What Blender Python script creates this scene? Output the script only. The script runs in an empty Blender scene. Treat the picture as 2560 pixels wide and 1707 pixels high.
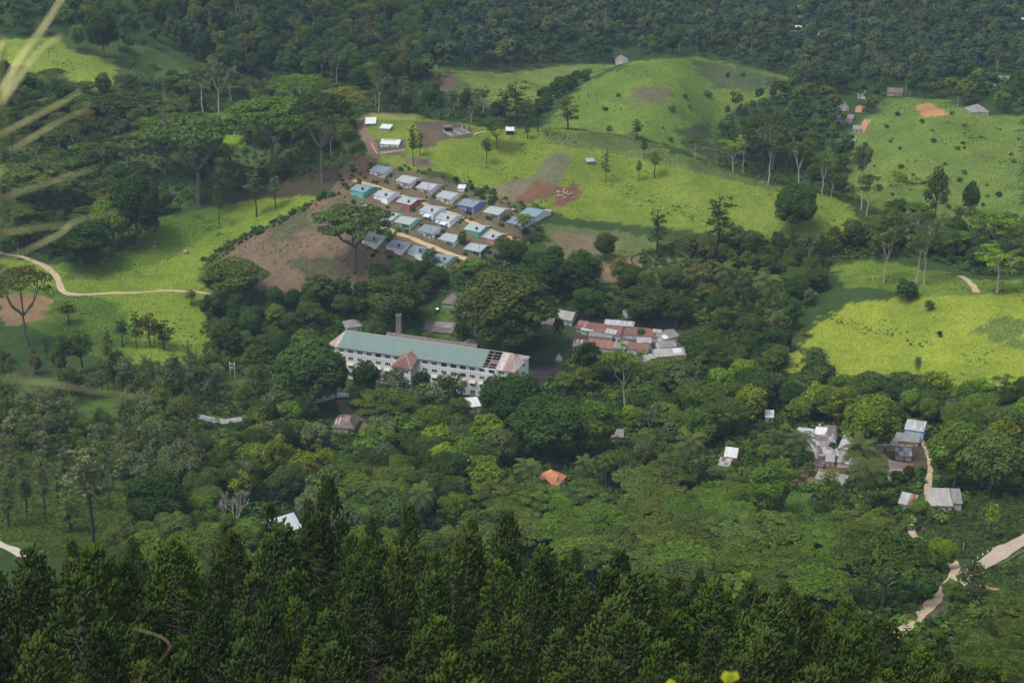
import bpy, math, random
import numpy as np
from mathutils import Vector, Matrix
R = math.radians
rng = np.random.default_rng(7)
random.seed(7)
sc = bpy.context.scene
col = sc.collection

# ---------------------------------------------------------------- camera, sky, sun, exposure
CAM_H, PITCH, LENS = 325.0, R(21.5), 65.0
FPX = 2560 * LENS / 36.0                     # focal length in photograph pixels
cam_d = bpy.data.cameras.new('camera')
cam = bpy.data.objects.new('camera', cam_d)
col.objects.link(cam)
cam.location = (0, 0, CAM_H)
cam.rotation_euler = (math.pi / 2 - PITCH, 0, 0)
cam_d.lens = LENS; cam_d.sensor_width = 36.0
cam_d.clip_start = 0.1; cam_d.clip_end = 6000
cam_d.dof.use_dof = True
cam_d.dof.focus_distance = 700
cam_d.dof.aperture_fstop = 5.6
sc.camera = cam

SUN_DIR = Vector((-0.40, -0.24, 0.88)).normalized()
world = bpy.data.worlds.new('World'); sc.world = world; world.use_nodes = True
wn = world.node_tree.nodes; wl = world.node_tree.links
bg = wn['Background']
sky = wn.new('ShaderNodeTexSky'); sky.sky_type = 'NISHITA'; sky.sun_disc = False
sky.sun_elevation = math.asin(SUN_DIR.z)
sky.sun_rotation = math.atan2(SUN_DIR.x, SUN_DIR.y)
sky.dust_density = 3.0; sky.air_density = 1.0
hs = wn.new('ShaderNodeHueSaturation'); hs.inputs['Saturation'].default_value = 0.4   # mostly cloud-covered sky
wl.new(sky.outputs[0], hs.inputs['Color']); wl.new(hs.outputs[0], bg.inputs[0]); bg.inputs[1].default_value = 0.15
sd = bpy.data.lights.new('sun', 'SUN'); sd.energy = 1.4; sd.angle = R(18); sd.color = (1.0, 0.95, 0.86)
so = bpy.data.objects.new('sun', sd); col.objects.link(so)
so.rotation_euler = SUN_DIR.to_track_quat('Z', 'Y').to_euler(); so.location = (200, -100, 900)
sc.view_settings.view_transform = 'Standard'; sc.view_settings.look = 'None'
sc.view_settings.gamma = 1.0; sc.view_settings.use_curve_mapping = False
sc.view_settings.exposure = 0.66
sc.cycles.max_bounces = 6; sc.cycles.diffuse_bounces = 2; sc.cycles.glossy_bounces = 2
sc.cycles.transmission_bounces = 4; sc.cycles.transparent_max_bounces = 8

# ---------------------------------------------------------------- projection helpers
CP, SP = math.cos(PITCH), math.sin(PITCH)
def ray(px, py):
    u = (np.asarray(px, float) - 1280) / FPX; v = (853.5 - np.asarray(py, float)) / FPX
    return u, CP + v * SP, -SP + v * CP
def project(X, Y, Z):
    dz = np.asarray(Z, float) - CAM_H
    dep = np.maximum(Y * CP - dz * SP, 1e-3)
    return 1280 + FPX * X / dep, 853.5 - FPX * (Y * SP + dz * CP) / dep, dep

# ---------------------------------------------------------------- terrain height: a thin plate through surveyed points
PIX = [(-300,0,85),(100,0,90),(600,0,75),(1000,0,50),(1280,0,30),(1700,0,20),(2100,0,15),(2560,0,20),(2900,0,25),
 (100,150,68),(600,180,48),(250,200,58),(100,300,48),(600,300,40),(100,450,36),(400,400,38),(700,400,40),(250,550,25),
 (880,400,50),(920,500,40),(1330,540,36),(1100,660,24),(1150,500,41),(950,288,60),(1100,310,57),(1300,325,55),(1550,335,52),
 (1700,390,45),(1900,460,40),(2080,495,36),(2180,560,28),(1500,450,42),(1700,480,37),(1400,420,46),(1500,640,22),(1500,560,28),
 (1700,145,50),(1600,152,48),(1500,250,40),(1450,300,33),(1800,300,19),(1700,230,39),(1960,195,27),(1850,240,29),(1380,300,30),
 (1700,50,12),(1280,100,28),(1200,200,30),(1100,170,36),(1000,250,36),(1330,215,20),
 (2500,560,10),(2500,400,18),(2400,290,26),(2100,330,18),(2150,250,22),(2500,180,18),(2500,50,14),(2000,100,10),(2200,480,8),
 (2000,640,18),(2450,650,15),(1600,720,15),(1280,800,8),(1600,850,6),(1080,960,0),(1300,1000,0),(800,1000,0),(1700,1000,3),
 (1400,1200,6),(1700,1250,10),(1900,1250,14),(720,1290,8),(400,1200,10),(200,1050,5),(500,1040,2),(300,900,5),(150,735,12),
 (400,700,14),(300,600,18),(600,550,26),(30,640,20),(700,650,22),(200,1300,22),(50,1400,34),(100,1200,14),
 (2300,960,8),(2300,820,14),(2300,740,18),(2500,740,24),(2500,900,14),(2180,1080,16),(2100,1150,18),(2360,1240,28),(2300,1320,36),
 (2500,1380,44),(2300,1500,62),(2450,1600,80),(2560,1200,26),(-250,640,24),(-250,900,8),(-250,1200,20),(2800,560,14),(2800,900,20),
 (-250,300,55),(2800,300,30),(2800,1250,40),(950,800,5),(880,880,0)]
pts = []
for px, py, z in PIX:
    u, f, w = ray(px, py); t = (z - CAM_H) / w
    pts.append((u * t, f * t, z))
for px, yy, z in [(1300,1081,30),(1550,1085,26),(1700,1065,18),(1900,1030,12),(2080,1015,8),(950,1090,38),(1100,1080,35),
                  (1700,1300,22),(1960,1330,3),(1600,1290,20)]:
    pts.append(((px - 1280) / FPX * (yy * CP + (CAM_H - z) * SP), yy, z))
for x in (-110, 0, 110):
    for y, z in ((-40, 326), (0, 323.3), (15, 309), (40, 285), (80, 252)):
        pts.append((x, y, z))
for x, k in ((-130, 4), (-60, 0), (0, 0), (45, -8), (90, -22), (150, -30)):
    for y, z in ((120, 222), (150, 211), (190, 200), (230, 188), (280, 166), (340, 126), (400, 84), (460, 52)):
        if x > 60 and y > 330: continue
        pts.append((x, y, z + k * min(1, y / 190)))
for x in (-700, -300, 0, 300, 700):
    pts.append((x, 2000, 60)); pts.append((x, 2200, 80))
P = np.array(pts); Pxy = P[:, :2] / 500.0
def _phi(d2): return 0.5 * d2 * np.log(d2 + 1e-12)
_n = len(P); _d2 = ((Pxy[:, None] - Pxy[None]) ** 2).sum(-1)
_A = np.zeros((_n + 3, _n + 3)); _A[:_n, :_n] = _phi(_d2) + np.eye(_n) * 2e-4
_A[:_n, _n] = 1; _A[:_n, _n + 1:] = Pxy; _A[_n:, :_n] = _A[:_n, _n:].T
_W = np.linalg.solve(_A, np.concatenate([P[:, 2], np.zeros(3)]))
def _tps(X, Y):
    X = np.asarray(X, float); Y = np.asarray(Y, float); sh = X.shape
    q = np.stack([X.ravel(), Y.ravel()], 1) / 500.0; out = np.empty(len(q))
    for i in range(0, len(q), 40000):
        b = q[i:i + 40000]
        d2 = ((b[:, None] - Pxy[None]) ** 2).sum(-1)
        out[i:i + 40000] = _phi(d2) @ _W[:_n] + _W[_n] + b @ _W[_n + 1:]
    return out.reshape(sh)
# ridges (+) and gullies (-) worn into the slopes: polyline in survey pixels with its rough distance, height, half-width
def _pxy(px, py, y): return (px - 1280) / FPX * y * 1.075, y
FOLDS = []
for line, amp, sg in [([(1690,0,1212),(1650,0,1170),(1600,0,1110),(1570,0,1060)], 2.5, 20), ([(1770,0,1210),(1790,0,1160),(1800,0,1110)], -6, 18), ([(1880,0,1240),(1870,0,1190)], 4, 16), ([(1520,0,1165),(1480,0,1110),(1500,0,1070)], -3.5, 15),
    ([(2320,0,1140),(2290,0,1060),(2240,0,1000)], 5, 20), ([(2440,0,1120),(2400,0,1040),(2360,0,985)], -5, 18), ([(2530,0,1100),(2510,0,1010)], 5, 18), ([(2200,0,1130),(2180,0,1060)], -4, 16),
    ([(1560,0,1000),(1500,0,960)], -3.5, 14), ([(1690,0,985),(1720,0,945),(1700,0,925)], 3.5, 15), ([(1820,0,960),(1850,0,930)], -3, 12), ([(1430,0,990),(1400,0,960)], 3, 12),
    ([(2180,0,845),(2330,0,825),(2480,0,800),(2600,0,780)], 4, 16), ([(2500,0,770),(2380,0,768),(2250,0,775)], -3, 14), ([(2080,0,810),(2200,0,785)], 2.5, 14),
    ([(450,0,935),(330,0,905),(230,0,890)], 3, 14), ([(600,0,915),(480,0,890)], -2.5, 14), ([(420,0,845),(250,0,835)], 2.5, 14), ([(60,0,1150),(250,0,1110)], 5, 18), ([(150,0,1080),(280,0,1075)], -4, 14),
    ([(1300,0,1225),(1180,0,1215)], 4, 15), ([(1420,0,1250),(1330,0,1190)], -5, 16)]:
    FOLDS.append((np.array([_pxy(a, b, c) for a, b, c in line]), amp, sg))
def _fold(X, Y):
    out = np.zeros(X.shape)
    for L_, amp, sg in FOLDS:
        d = np.full(X.shape, 1e9)
        for i in range(len(L_) - 1):
            a, b = L_[i], L_[i + 1]; v = b - a; t = np.clip(((X - a[0]) * v[0] + (Y - a[1]) * v[1]) / (v @ v), 0, 1)
            d = np.minimum(d, (X - a[0] - v[0] * t) ** 2 + (Y - a[1] - v[1] * t) ** 2)
        out += amp * np.exp(-d / (2 * sg * sg))
    return out
GX = np.arange(-900, 901, 6.0); GY = np.arange(-42, 2203, 6.0)
_gx, _gy = np.meshgrid(GX, GY); _G = _tps(_gx, _gy) + _fold(_gx, _gy)
def hgt(X, Y):
    """ground height, bilinear on the 6 m survey grid, with low swells"""
    X = np.asarray(X, float); Y = np.asarray(Y, float)
    fx = np.clip((X - GX[0]) / 6.0, 0, len(GX) - 1.001); fy = np.clip((Y - GY[0]) / 6.0, 0, len(GY) - 1.001)
    i = fx.astype(int); j = fy.astype(int); a = fx - i; b = fy - j
    z = (_G[j, i] * (1 - a) + _G[j, i + 1] * a) * (1 - b) + (_G[j + 1, i] * (1 - a) + _G[j + 1, i + 1] * a) * b
    return z + (.75 * np.sin(X * .09 + 1.3 * np.sin(Y * .06)) * np.sin(Y * .075 + X * .03) + .3 * np.sin(X * .21 + 2 * np.sin(Y * .13)) * np.sin(Y * .19 - X * .07)) * np.clip((Y - 300) / 200, 0, 1)
def at(px, py, h=0.0):
    """the point at height h above the ground seen at pixel (px, py); arrays allowed"""
    u, f, w = ray(np.atleast_1d(px), np.atleast_1d(py))
    t = np.full(u.shape, 20.0); done = np.zeros(u.shape, bool); tp = t.copy()
    while True:
        below = (CAM_H + w * t) < hgt(u * t, f * t) + h
        done |= below
        tp = np.where(done, tp, t); t = np.where(done, t, t * 1.006 + .5)
        if done.all() or t.max() > 3000: break
    for _ in range(14):
        m = (tp + t) / 2; bl = (CAM_H + w * m) < hgt(u * m, f * m) + h
        t = np.where(bl, m, t); tp = np.where(bl, tp, m)
    return np.stack([u * t, f * t, CAM_H + w * t], -1)
def at1(px, py, h=0.0): return Vector(at(px, py, h)[0])
def mpp(p):
    """metres per photograph pixel at a point"""
    return (p[1] * CP + (CAM_H - p[2]) * SP) / FPX
# ---------------------------------------------------------------- tagging and mesh helpers
def tag(o, label=None, cat=None, group=None, kind=None):
    if label: o['label'] = label
    if cat: o['category'] = cat
    if group: o['group'] = group
    if kind: o['kind'] = kind
    return o
def empty(name, loc, rz=0.0, label=None, cat=None, group=None):
    o = bpy.data.objects.new(name, None); col.objects.link(o)
    o.location = loc; o.rotation_euler = (0, 0, rz); o.empty_display_size = 1
    return tag(o, label, cat, group)
def link(name, me, parent=None, loc=None):
    o = bpy.data.objects.new(name, me); col.objects.link(o)
    if parent: o.parent = parent
    if loc is not None: o.location = loc
    return o
def raw_mesh(name, V, F, mats, attrs=None, smooth=False, fm=None):
    """mesh from numpy vertices and equal-size faces"""
    V = np.asarray(V, np.float32); F = np.asarray(F, np.int32); k = F.shape[1]
    me = bpy.data.meshes.new(name)
    me.vertices.add(len(V)); me.vertices.foreach_set('co', V.ravel())
    me.loops.add(F.size); me.loops.foreach_set('vertex_index', F.ravel())
    me.polygons.add(len(F)); me.polygons.foreach_set('loop_start', np.arange(0, F.size, k, dtype=np.int32))
    me.polygons.foreach_set('loop_total', np.full(len(F), k, np.int32))
    if smooth: me.polygons.foreach_set('use_smooth', np.ones(len(F), bool))
    for m in (mats if isinstance(mats, (list, tuple)) else [mats]): me.materials.append(m)
    if fm is not None: me.polygons.foreach_set('material_index', np.asarray(fm, np.int32))
    for an, (ty, data) in (attrs or {}).items():
        a = me.attributes.new(an, ty, 'POINT')
        a.data.foreach_set('color' if ty == 'FLOAT_COLOR' else 'value', np.asarray(data, np.float32).ravel())
    me.update(calc_edges=True)
    return me
class MB:
    """collects boxes, slabs and tubes in local coordinates and links them as one mesh object"""
    def __init__(s): s.v = []; s.f = []; s.m = []
    def poly(s, pts, faces, mi=0):
        b = len(s.v); s.v += [tuple(p) for p in pts]; s.f += [tuple(b + i for i in f) for f in faces]; s.m += [mi] * len(faces)
    def box(s, x0, x1, y0, y1, z0, z1, mi=0):
        s.poly([(x0,y0,z0),(x1,y0,z0),(x1,y1,z0),(x0,y1,z0),(x0,y0,z1),(x1,y0,z1),(x1,y1,z1),(x0,y1,z1)],
               [(0,3,2,1),(4,5,6,7),(0,1,5,4),(1,2,6,5),(2,3,7,6),(3,0,4,7)], mi)
    def slab(s, quad, th=0.12, mi=0):
        """a thick sheet on any planar polygon, thickened downwards"""
        n = len(quad); q = [Vector(p) for p in quad]; d = Vector((0, 0, -th))
        s.poly(q + [p + d for p in q], [tuple(range(n)), tuple(range(2 * n - 1, n - 1, -1))] +
               [(i, n + i, n + (i + 1) % n, (i + 1) % n) for i in range(n)], mi)
    def tube(s, pts, rad, n=6, mi=0, cap=True):
        pts = [Vector(p) for p in pts]; b = len(s.v); k = len(pts)
        rad = rad if isinstance(rad, (list, tuple)) else [rad] * k
        for i, p in enumerate(pts):
            d = (pts[min(i + 1, k - 1)] - pts[max(i - 1, 0)]).normalized()
            a = d.cross(Vector((.31, .95, .1))).normalized(); c = d.cross(a)
            for j in range(n):
                t = 2 * math.pi * j / n; s.v.append(tuple(p + (a * math.cos(t) + c * math.sin(t)) * rad[i]))
        for i in range(k - 1):
            for j in range(n):
                s.f.append((b + i*n + j, b + (i+1)*n + j, b + (i+1)*n + (j+1) % n, b + i*n + (j+1) % n)); s.m.append(mi)
        if cap:
            s.f.append(tuple(b + j for j in range(n))); s.f.append(tuple(b + (k-1)*n + n - 1 - j for j in range(n))); s.m += [mi, mi]
    def mesh(s, name, mats, smooth=False):
        me = bpy.data.meshes.new(name); me.from_pydata(s.v, [], s.f)
        for m in (mats if isinstance(mats, (list, tuple)) else [mats]): me.materials.append(m)
        me.polygons.foreach_set('material_index', s.m)
        if smooth: me.polygons.foreach_set('use_smooth', [True] * len(s.f))
        me.update(); return me
    def build(s, name, mats, parent=None, smooth=False, loc=None):
        return link(name, s.mesh(name, mats, smooth), parent, loc)

# ---------------------------------------------------------------- materials
def newmat(name):
    m = bpy.data.materials.new(name); m.use_nodes = True
    nt = m.node_tree; return m, nt.nodes, nt.links, nt.nodes['Principled BSDF']
def node(ns, ty, **kw):
    n = ns.new(ty)
    for k, v in kw.items(): setattr(n, k, v)
    return n
def noise(ns, ls, vec, scale, detail=3, rough=.6):
    n = ns.new('ShaderNodeTexNoise'); n.inputs['Scale'].default_value = scale
    n.inputs['Detail'].default_value = detail; n.inputs['Roughness'].default_value = rough
    if vec is not None: ls.new(vec, n.inputs['Vector'])
    return n.outputs['Fac']
def ramp(ns, ls, fac, stops):
    r = ns.new('ShaderNodeValToRGB'); ls.new(fac, r.inputs[0]); e = r.color_ramp.elements
    while len(e) < len(stops): e.new(.5)
    for i, (p, c) in enumerate(stops): e[i].position = p; e[i].color = (*c, 1) if len(c) == 3 else c
    return r.outputs[0]
def mixc(ns, ls, fac, a, b, mode='MIX'):
    m = ns.new('ShaderNodeMix'); m.data_type = 'RGBA'; m.blend_type = mode
    for s, i in ((fac, 0), (a, 6), (b, 7)):
        if hasattr(s, 'links'): ls.new(s, m.inputs[i])
        else: m.inputs[i].default_value = s if i == 0 else ((*s, 1) if len(s) == 3 else s)
    return m.outputs[2]
def plain(name, c, rough=.85, var=.25, scale=1.2, rust=None, spec=.2):
    """painted or earthen surface with mild patchy wear"""
    m, ns, ls, b = newmat(name)
    tc = ns.new('ShaderNodeTexCoord').outputs['Object']
    f = noise(ns, ls, tc, scale, 5, .65)
    lo = tuple(x * (1 - var) for x in c); hi = tuple(min(1, x * (1 + var)) for x in c)
    out = ramp(ns, ls, f, [(.3, lo), (.7, hi)])
    if rust:
        g = noise(ns, ls, tc, scale * .45, 6, .7)
        k = ramp(ns, ls, g, [(rust[1] - .06, (0, 0, 0)), (rust[1] + .06, (1, 1, 1))])
        out = mixc(ns, ls, k, out, rust[0])
    ls.new(out, b.inputs['Base Color']); b.inputs['Roughness'].default_value = rough
    b.inputs['Specular IOR Level'].default_value = spec
    return m
def sheet(name, cols, px=.9, py=2.6, rough=.6, seed=0.0, streak=.35):
    """corrugated roofing laid in separate sheets, each a little different, with streaks"""
    m, ns, ls, b = newmat(name)
    tc = ns.new('ShaderNodeTexCoord').outputs['Object']
    sep = ns.new('ShaderNodeSeparateXYZ'); ls.new(tc, sep.inputs[0])
    def cell(o, s):
        a = node(ns, 'ShaderNodeMath', operation='DIVIDE'); ls.new(o, a.inputs[0]); a.inputs[1].default_value = s
        f = node(ns, 'ShaderNodeMath', operation='FLOOR'); ls.new(a.outputs[0], f.inputs[0]); return f.outputs[0]
    cb = ns.new('ShaderNodeCombineXYZ'); ls.new(cell(sep.outputs[0], px), cb.inputs[0]); ls.new(cell(sep.outputs[1], py), cb.inputs[1])
    cb.inputs[2].default_value = seed
    w = node(ns, 'ShaderNodeTexWhiteNoise', noise_dimensions='3D'); ls.new(cb.outputs[0], w.inputs['Vector'])
    n = len(cols)
    out = ramp(ns, ls, w.outputs['Value'], [(i / n + .02, c) for i, c in enumerate(cols)])
    mp = ns.new('ShaderNodeMapping'); mp.inputs['Scale'].default_value = (3.0, .35, .35); ls.new(tc, mp.inputs[0])
    st = noise(ns, ls, mp.outputs[0], 1.0, 5, .7)
    out = mixc(ns, ls, streak, out, ramp(ns, ls, st, [(.3, (.35, .33, .3)), (.7, (1.3, 1.3, 1.3))]), 'MULTIPLY')
    ls.new(out, b.inputs['Base Color']); b.inputs['Roughness'].default_value = rough
    wv = node(ns, 'ShaderNodeTexWave', wave_type='BANDS', bands_direction='X'); wv.inputs['Scale'].default_value = 2.6; ls.new(tc, wv.inputs[0])
    bp = ns.new('ShaderNodeBump'); bp.inputs['Strength'].default_value = .5; bp.inputs['Distance'].default_value = .04
    ls.new(wv.outputs['Fac'], bp.inputs['Height']); ls.new(bp.outputs[0], b.inputs['Normal'])
    return m

# ---------------------------------------------------------------- ground sheet with its cover types
def inpoly(X, Y, poly):
    r = np.zeros(X.shape, bool); n = len(poly)
    for i in range(n):
        x0, y0 = poly[i]; x1, y1 = poly[(i + 1) % n]
        if y0 == y1: continue
        c = ((y0 > Y) != (y1 > Y)) & (X < (x1 - x0) * (Y - y0) / (y1 - y0) + x0); r ^= c
    return r
def wob(X, Y, f):
    return (np.sin(X * f + 2.1 * np.sin(Y * f * .7)) + np.sin(Y * f * 1.3 + 1.7 * np.sin(X * f * .9 + 1)) + np.sin((X + Y) * f * 2.3)) / 3
FIELD, YARD = (.155,.115,.078), (.125,.108,.068)
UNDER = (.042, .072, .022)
COVER = [  # (polygon in survey pixels, ground colour, edge wobble m)
 ([(0,640),(0,130),(300,60),(520,210),(900,240),(880,400),(840,470),(640,490),(500,520),(350,610)], (.058,.098,.028), 4),   # left hillside
 ([(0,960),(470,900),(640,960),(560,1200),(420,1330),(300,1360),(0,1370)], (.068,.112,.026), 3),                       # plantation floor
 ([(0,1140),(120,1120),(300,1250),(420,1330),(300,1350),(150,1340),(0,1370)], (.075,.115,.022), 2),
 ([(60,650),(130,660),(250,660),(345,600),(390,560),(500,520),(640,500),(790,487),(812,492),(690,555),(580,610),(515,655),(510,700),(520,760),(520,830),(530,905),(470,930),(380,920),(300,900),(180,880),(140,800),(60,720),(0,690),(0,645)], (.150,.214,.030), 4),  # yellow-green grass, with this meadow's sunlit brightness put into the colour
 ([(345,610),(390,560),(500,520),(600,505),(560,560),(420,650),(250,700),(160,700),(160,660),(250,662)], (.10,.165,.026), 4),
 ([(140,720),(300,760),(330,830),(300,900),(180,880),(60,800),(0,760),(0,720)], (.085,.14,.025), 5),
 ([(0,740),(90,735),(135,750),(110,795),(40,815),(0,812)], (.20,.13,.075), 3),
 ([(470,285),(590,280),(605,372),(500,365)], (.15,.25,.03), 3),
 ([(0,100),(150,95),(170,130),(290,150),(292,205),(230,228),(150,182),(0,178)], (.17,.235,.04), 3),
 ([(480,500),(640,440),(830,415),(880,400),(850,470),(800,487),(640,500),(500,522)], (.055,.05,.03), 3),
 ([(812,490),(870,520),(905,600),(985,640),(960,695),(830,738),(760,738),(650,727),(515,668),(580,612),(690,555)], FIELD, 2),
 ([(650,560),(760,520),(790,560),(690,620)], (.095,.095,.05), 6),
 ([(700,650),(830,640),(900,690),(780,715)], (.085,.085,.045), 6),
 ([(860,410),(925,385),(1080,440),(1200,480),(1330,515),(1345,580),(1320,612),(1180,662),(1100,680),(960,640),(870,560),(830,490)], YARD, 3),
 ([(850,480),(875,440),(900,410),(890,385),(915,395),(930,440),(900,470),(870,500)], (.17,.105,.068), 2),
 ([(905,290),(1000,283),(1100,303),(1220,316),(1300,323),(1400,316),(1560,332),(1700,385),(1900,455),(2060,487),(2100,498),(2160,560),(2180,592),(2080,602),(1900,592),(1700,575),(1560,560),(1420,545),(1345,515),(1300,505),(1230,480),(1100,430),(1000,422),(930,400),(910,340)], (.150,.205,.032), 3.5),
 ([(1360,330),(1560,333),(1700,387),(1900,457),(2060,488),(1950,480),(1800,445),(1650,410),(1500,375),(1360,360)], (.105,.145,.045), 5),
 ([(905,290),(925,282),(1040,285),(1040,300),(960,300)], (.21,.21,.07), 2),
 ([(1040,303),(1130,306),(1180,318),(1180,342),(1110,350),(1075,372),(1050,370),(1048,330)], (.10,.082,.06), 2),
 ([(940,350),(1010,352),(1015,380),(1000,392),(955,388),(930,380)], (.11,.09,.065), 2),
 ([(1010,392),(1060,390),(1100,420),(1050,420),(1015,405)], (.14,.115,.08), 2),
 ([(1230,465),(1330,442),(1345,455),(1290,503),(1240,480)], (.17,.145,.095), 1),
 ([(1330,442),(1372,385),(1430,385),(1396,460),(1345,455)], (.13,.135,.075), 1),
 ([(1288,503),(1340,449),(1396,462),(1386,490),(1312,507)], (.165,.095,.055), 1),
 ([(1382,512),(1394,470),(1440,462),(1455,482),(1412,518)], (.16,.09,.053), 1.5),
 ([(1360,560),(1560,580),(1720,622),(1722,690),(1690,722),(1600,722),(1500,718),(1480,680),(1370,640)], (.115,.145,.05), 3),
 ([(1380,570),(1480,590),(1560,600),(1500,640),(1400,620)], (.17,.14,.08), 6),
 ([(1500,652),(1600,642),(1612,705),(1510,710)], (.20,.145,.085), 3),
 ([(1620,640),(1690,650),(1690,690),(1640,690)], (.17,.16,.07), 5),
 ([(1350,322),(1392,282),(1462,212),(1585,152),(1740,143),(1860,168),(1980,193),(1960,235),(1850,262),(1790,320),(1800,420),(1700,372),(1560,330)], (.115,.175,.036), 3),
 ([(1560,230),(1660,210),(1680,250),(1600,262)], (.13,.12,.07), 6),
 ([(1690,330),(1770,300),(1800,400),(1730,380)], (.055,.08,.035), 5),
 ([(1720,150),(1850,170),(1960,198),(1900,230),(1780,220)], (.075,.10,.05), 6),
 ([(1130,175),(1250,185),(1450,160),(1545,163),(1480,190),(1390,237),(1300,282),(1200,262)], (.14,.19,.045), 3),
 ([(1060,170),(1135,180),(1250,280),(1180,270),(1090,230)], (.075,.105,.04), 4),
 ([(1080,205),(1130,180),(1150,200),(1100,235)], (.11,.085,.065), 2),
 ([(1060,155),(1110,165),(1110,190),(1070,180)], (.09,.13,.045), 2),
 ([(2120,340),(2220,245),(2350,248),(2450,285),(2560,290),(2560,570),(2400,565),(2250,545),(2150,505),(2110,440)], (.120,.178,.038), 6),
 ([(2400,330),(2560,360),(2560,480),(2450,460)], (.125,.18,.042), 10),
 ([(2288,265),(2322,256),(2374,284),(2352,289),(2310,294),(2292,278)], (.34,.19,.09), 2),
 ([(1955,925),(2000,860),(2050,800),(2120,760),(2250,745),(2400,735),(2580,715),(2580,1000),(2450,990),(2330,955),(2200,935),(2080,945)], (.205,.258,.033), 4.5),  # yellow grass, its sunny patch painted into the ground colour
 ([(2080,660),(2200,652),(2330,678),(2450,700),(2560,700),(2560,732),(2300,742),(2200,722),(2110,720)], (.13,.19,.03), 4),
 ([(2430,830),(2500,790),(2560,800),(2560,880),(2480,850)], (.11,.16,.04), 5),
 ([(2350,975),(2470,960),(2560,990),(2560,1030),(2440,1010)], (.16,.155,.07), 4),
 ([(1330,898),(1395,908),(1402,950),(1330,948)], (.045,.04,.042), 2),
 ([(985,770),(1150,762),(1140,845),(1000,840)], (.068,.118,.026), 4),
 ([(2290,1285),(2440,1240),(2570,1180),(2570,1335),(2440,1400),(2340,1380)], (.060,.090,.030), 3),
 ([(2390,1440),(2570,1370),(2570,1550),(2420,1540)], (.075,.115,.028), 3),
 ([(2330,1560),(2570,1495),(2570,1740),(2400,1740)], (.05,.08,.02), 3),
 ([(1960,1232),(2030,1228),(2032,1290),(1962,1300)], (.075,.14,.026), 2),
 ([(1990,1170),(2040,1160),(2045,1210),(1990,1215)], (.15,.105,.07), 2),
 ([(1930,1290),(1965,1275),(1985,1300),(1950,1320)], (.13,.09,.065), 1),
 ([(2240,1085),(2320,1100),(2325,1170),(2250,1180),(2050,1180),(2030,1140)], (.10,.075,.052), 3),
 ([(1430,790),(1760,800),(1770,900),(1640,915),(1430,880)], (.08,.075,.05), 4),
 ([(2285,1520),(2400,1450),(2400,1500),(2330,1560)], (.11,.09,.07), 2),
]
def terrain():
    ys = [-30.0]
    while ys[-1] < 2150: ys.append(ys[-1] + (1.6 + max(0, ys[-1] - 500) * .0012))
    ys = np.array(ys); t = np.linspace(-1, 1, 440)
    Y = np.repeat(ys[:, None], len(t), 1); X = t[None] * (110 + .37 * np.maximum(ys, 0))[:, None]
    Z = hgt(X, Y)
    C = np.empty(X.shape + (3,)); C[:] = UNDER
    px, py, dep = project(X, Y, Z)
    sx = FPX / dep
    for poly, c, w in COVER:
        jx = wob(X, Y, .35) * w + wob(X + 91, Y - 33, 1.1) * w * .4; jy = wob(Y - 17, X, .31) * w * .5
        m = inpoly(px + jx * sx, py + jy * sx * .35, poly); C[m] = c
    nx, ny = len(t), len(ys); idx = np.arange(nx * ny).reshape(ny, nx)
    F = np.stack([idx[:-1, :-1], idx[:-1, 1:], idx[1:, 1:], idx[1:, :-1]], -1).reshape(-1, 4)
    RGBA = np.concatenate([C, np.ones(X.shape + (1,))], -1).reshape(-1, 4)
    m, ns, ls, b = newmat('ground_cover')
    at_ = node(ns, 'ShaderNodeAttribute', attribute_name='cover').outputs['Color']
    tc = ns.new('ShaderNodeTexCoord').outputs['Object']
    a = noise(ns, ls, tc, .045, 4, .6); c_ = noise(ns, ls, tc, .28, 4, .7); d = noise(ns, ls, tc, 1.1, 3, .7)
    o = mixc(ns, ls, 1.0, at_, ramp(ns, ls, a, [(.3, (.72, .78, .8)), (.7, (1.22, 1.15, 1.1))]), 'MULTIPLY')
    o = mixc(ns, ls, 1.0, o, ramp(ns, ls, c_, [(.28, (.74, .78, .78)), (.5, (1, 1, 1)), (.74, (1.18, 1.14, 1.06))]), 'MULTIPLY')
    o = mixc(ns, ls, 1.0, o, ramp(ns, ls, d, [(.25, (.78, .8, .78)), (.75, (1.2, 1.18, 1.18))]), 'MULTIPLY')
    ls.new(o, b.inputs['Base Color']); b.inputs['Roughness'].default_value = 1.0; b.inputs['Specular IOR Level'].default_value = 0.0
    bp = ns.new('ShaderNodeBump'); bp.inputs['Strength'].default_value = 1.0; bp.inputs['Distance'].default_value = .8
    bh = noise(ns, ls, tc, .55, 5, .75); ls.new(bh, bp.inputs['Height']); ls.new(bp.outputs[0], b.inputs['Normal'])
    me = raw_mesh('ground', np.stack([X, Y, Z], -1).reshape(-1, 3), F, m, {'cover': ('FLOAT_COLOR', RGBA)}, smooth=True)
    tag(link('ground', me), kind='structure')
terrain()

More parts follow.
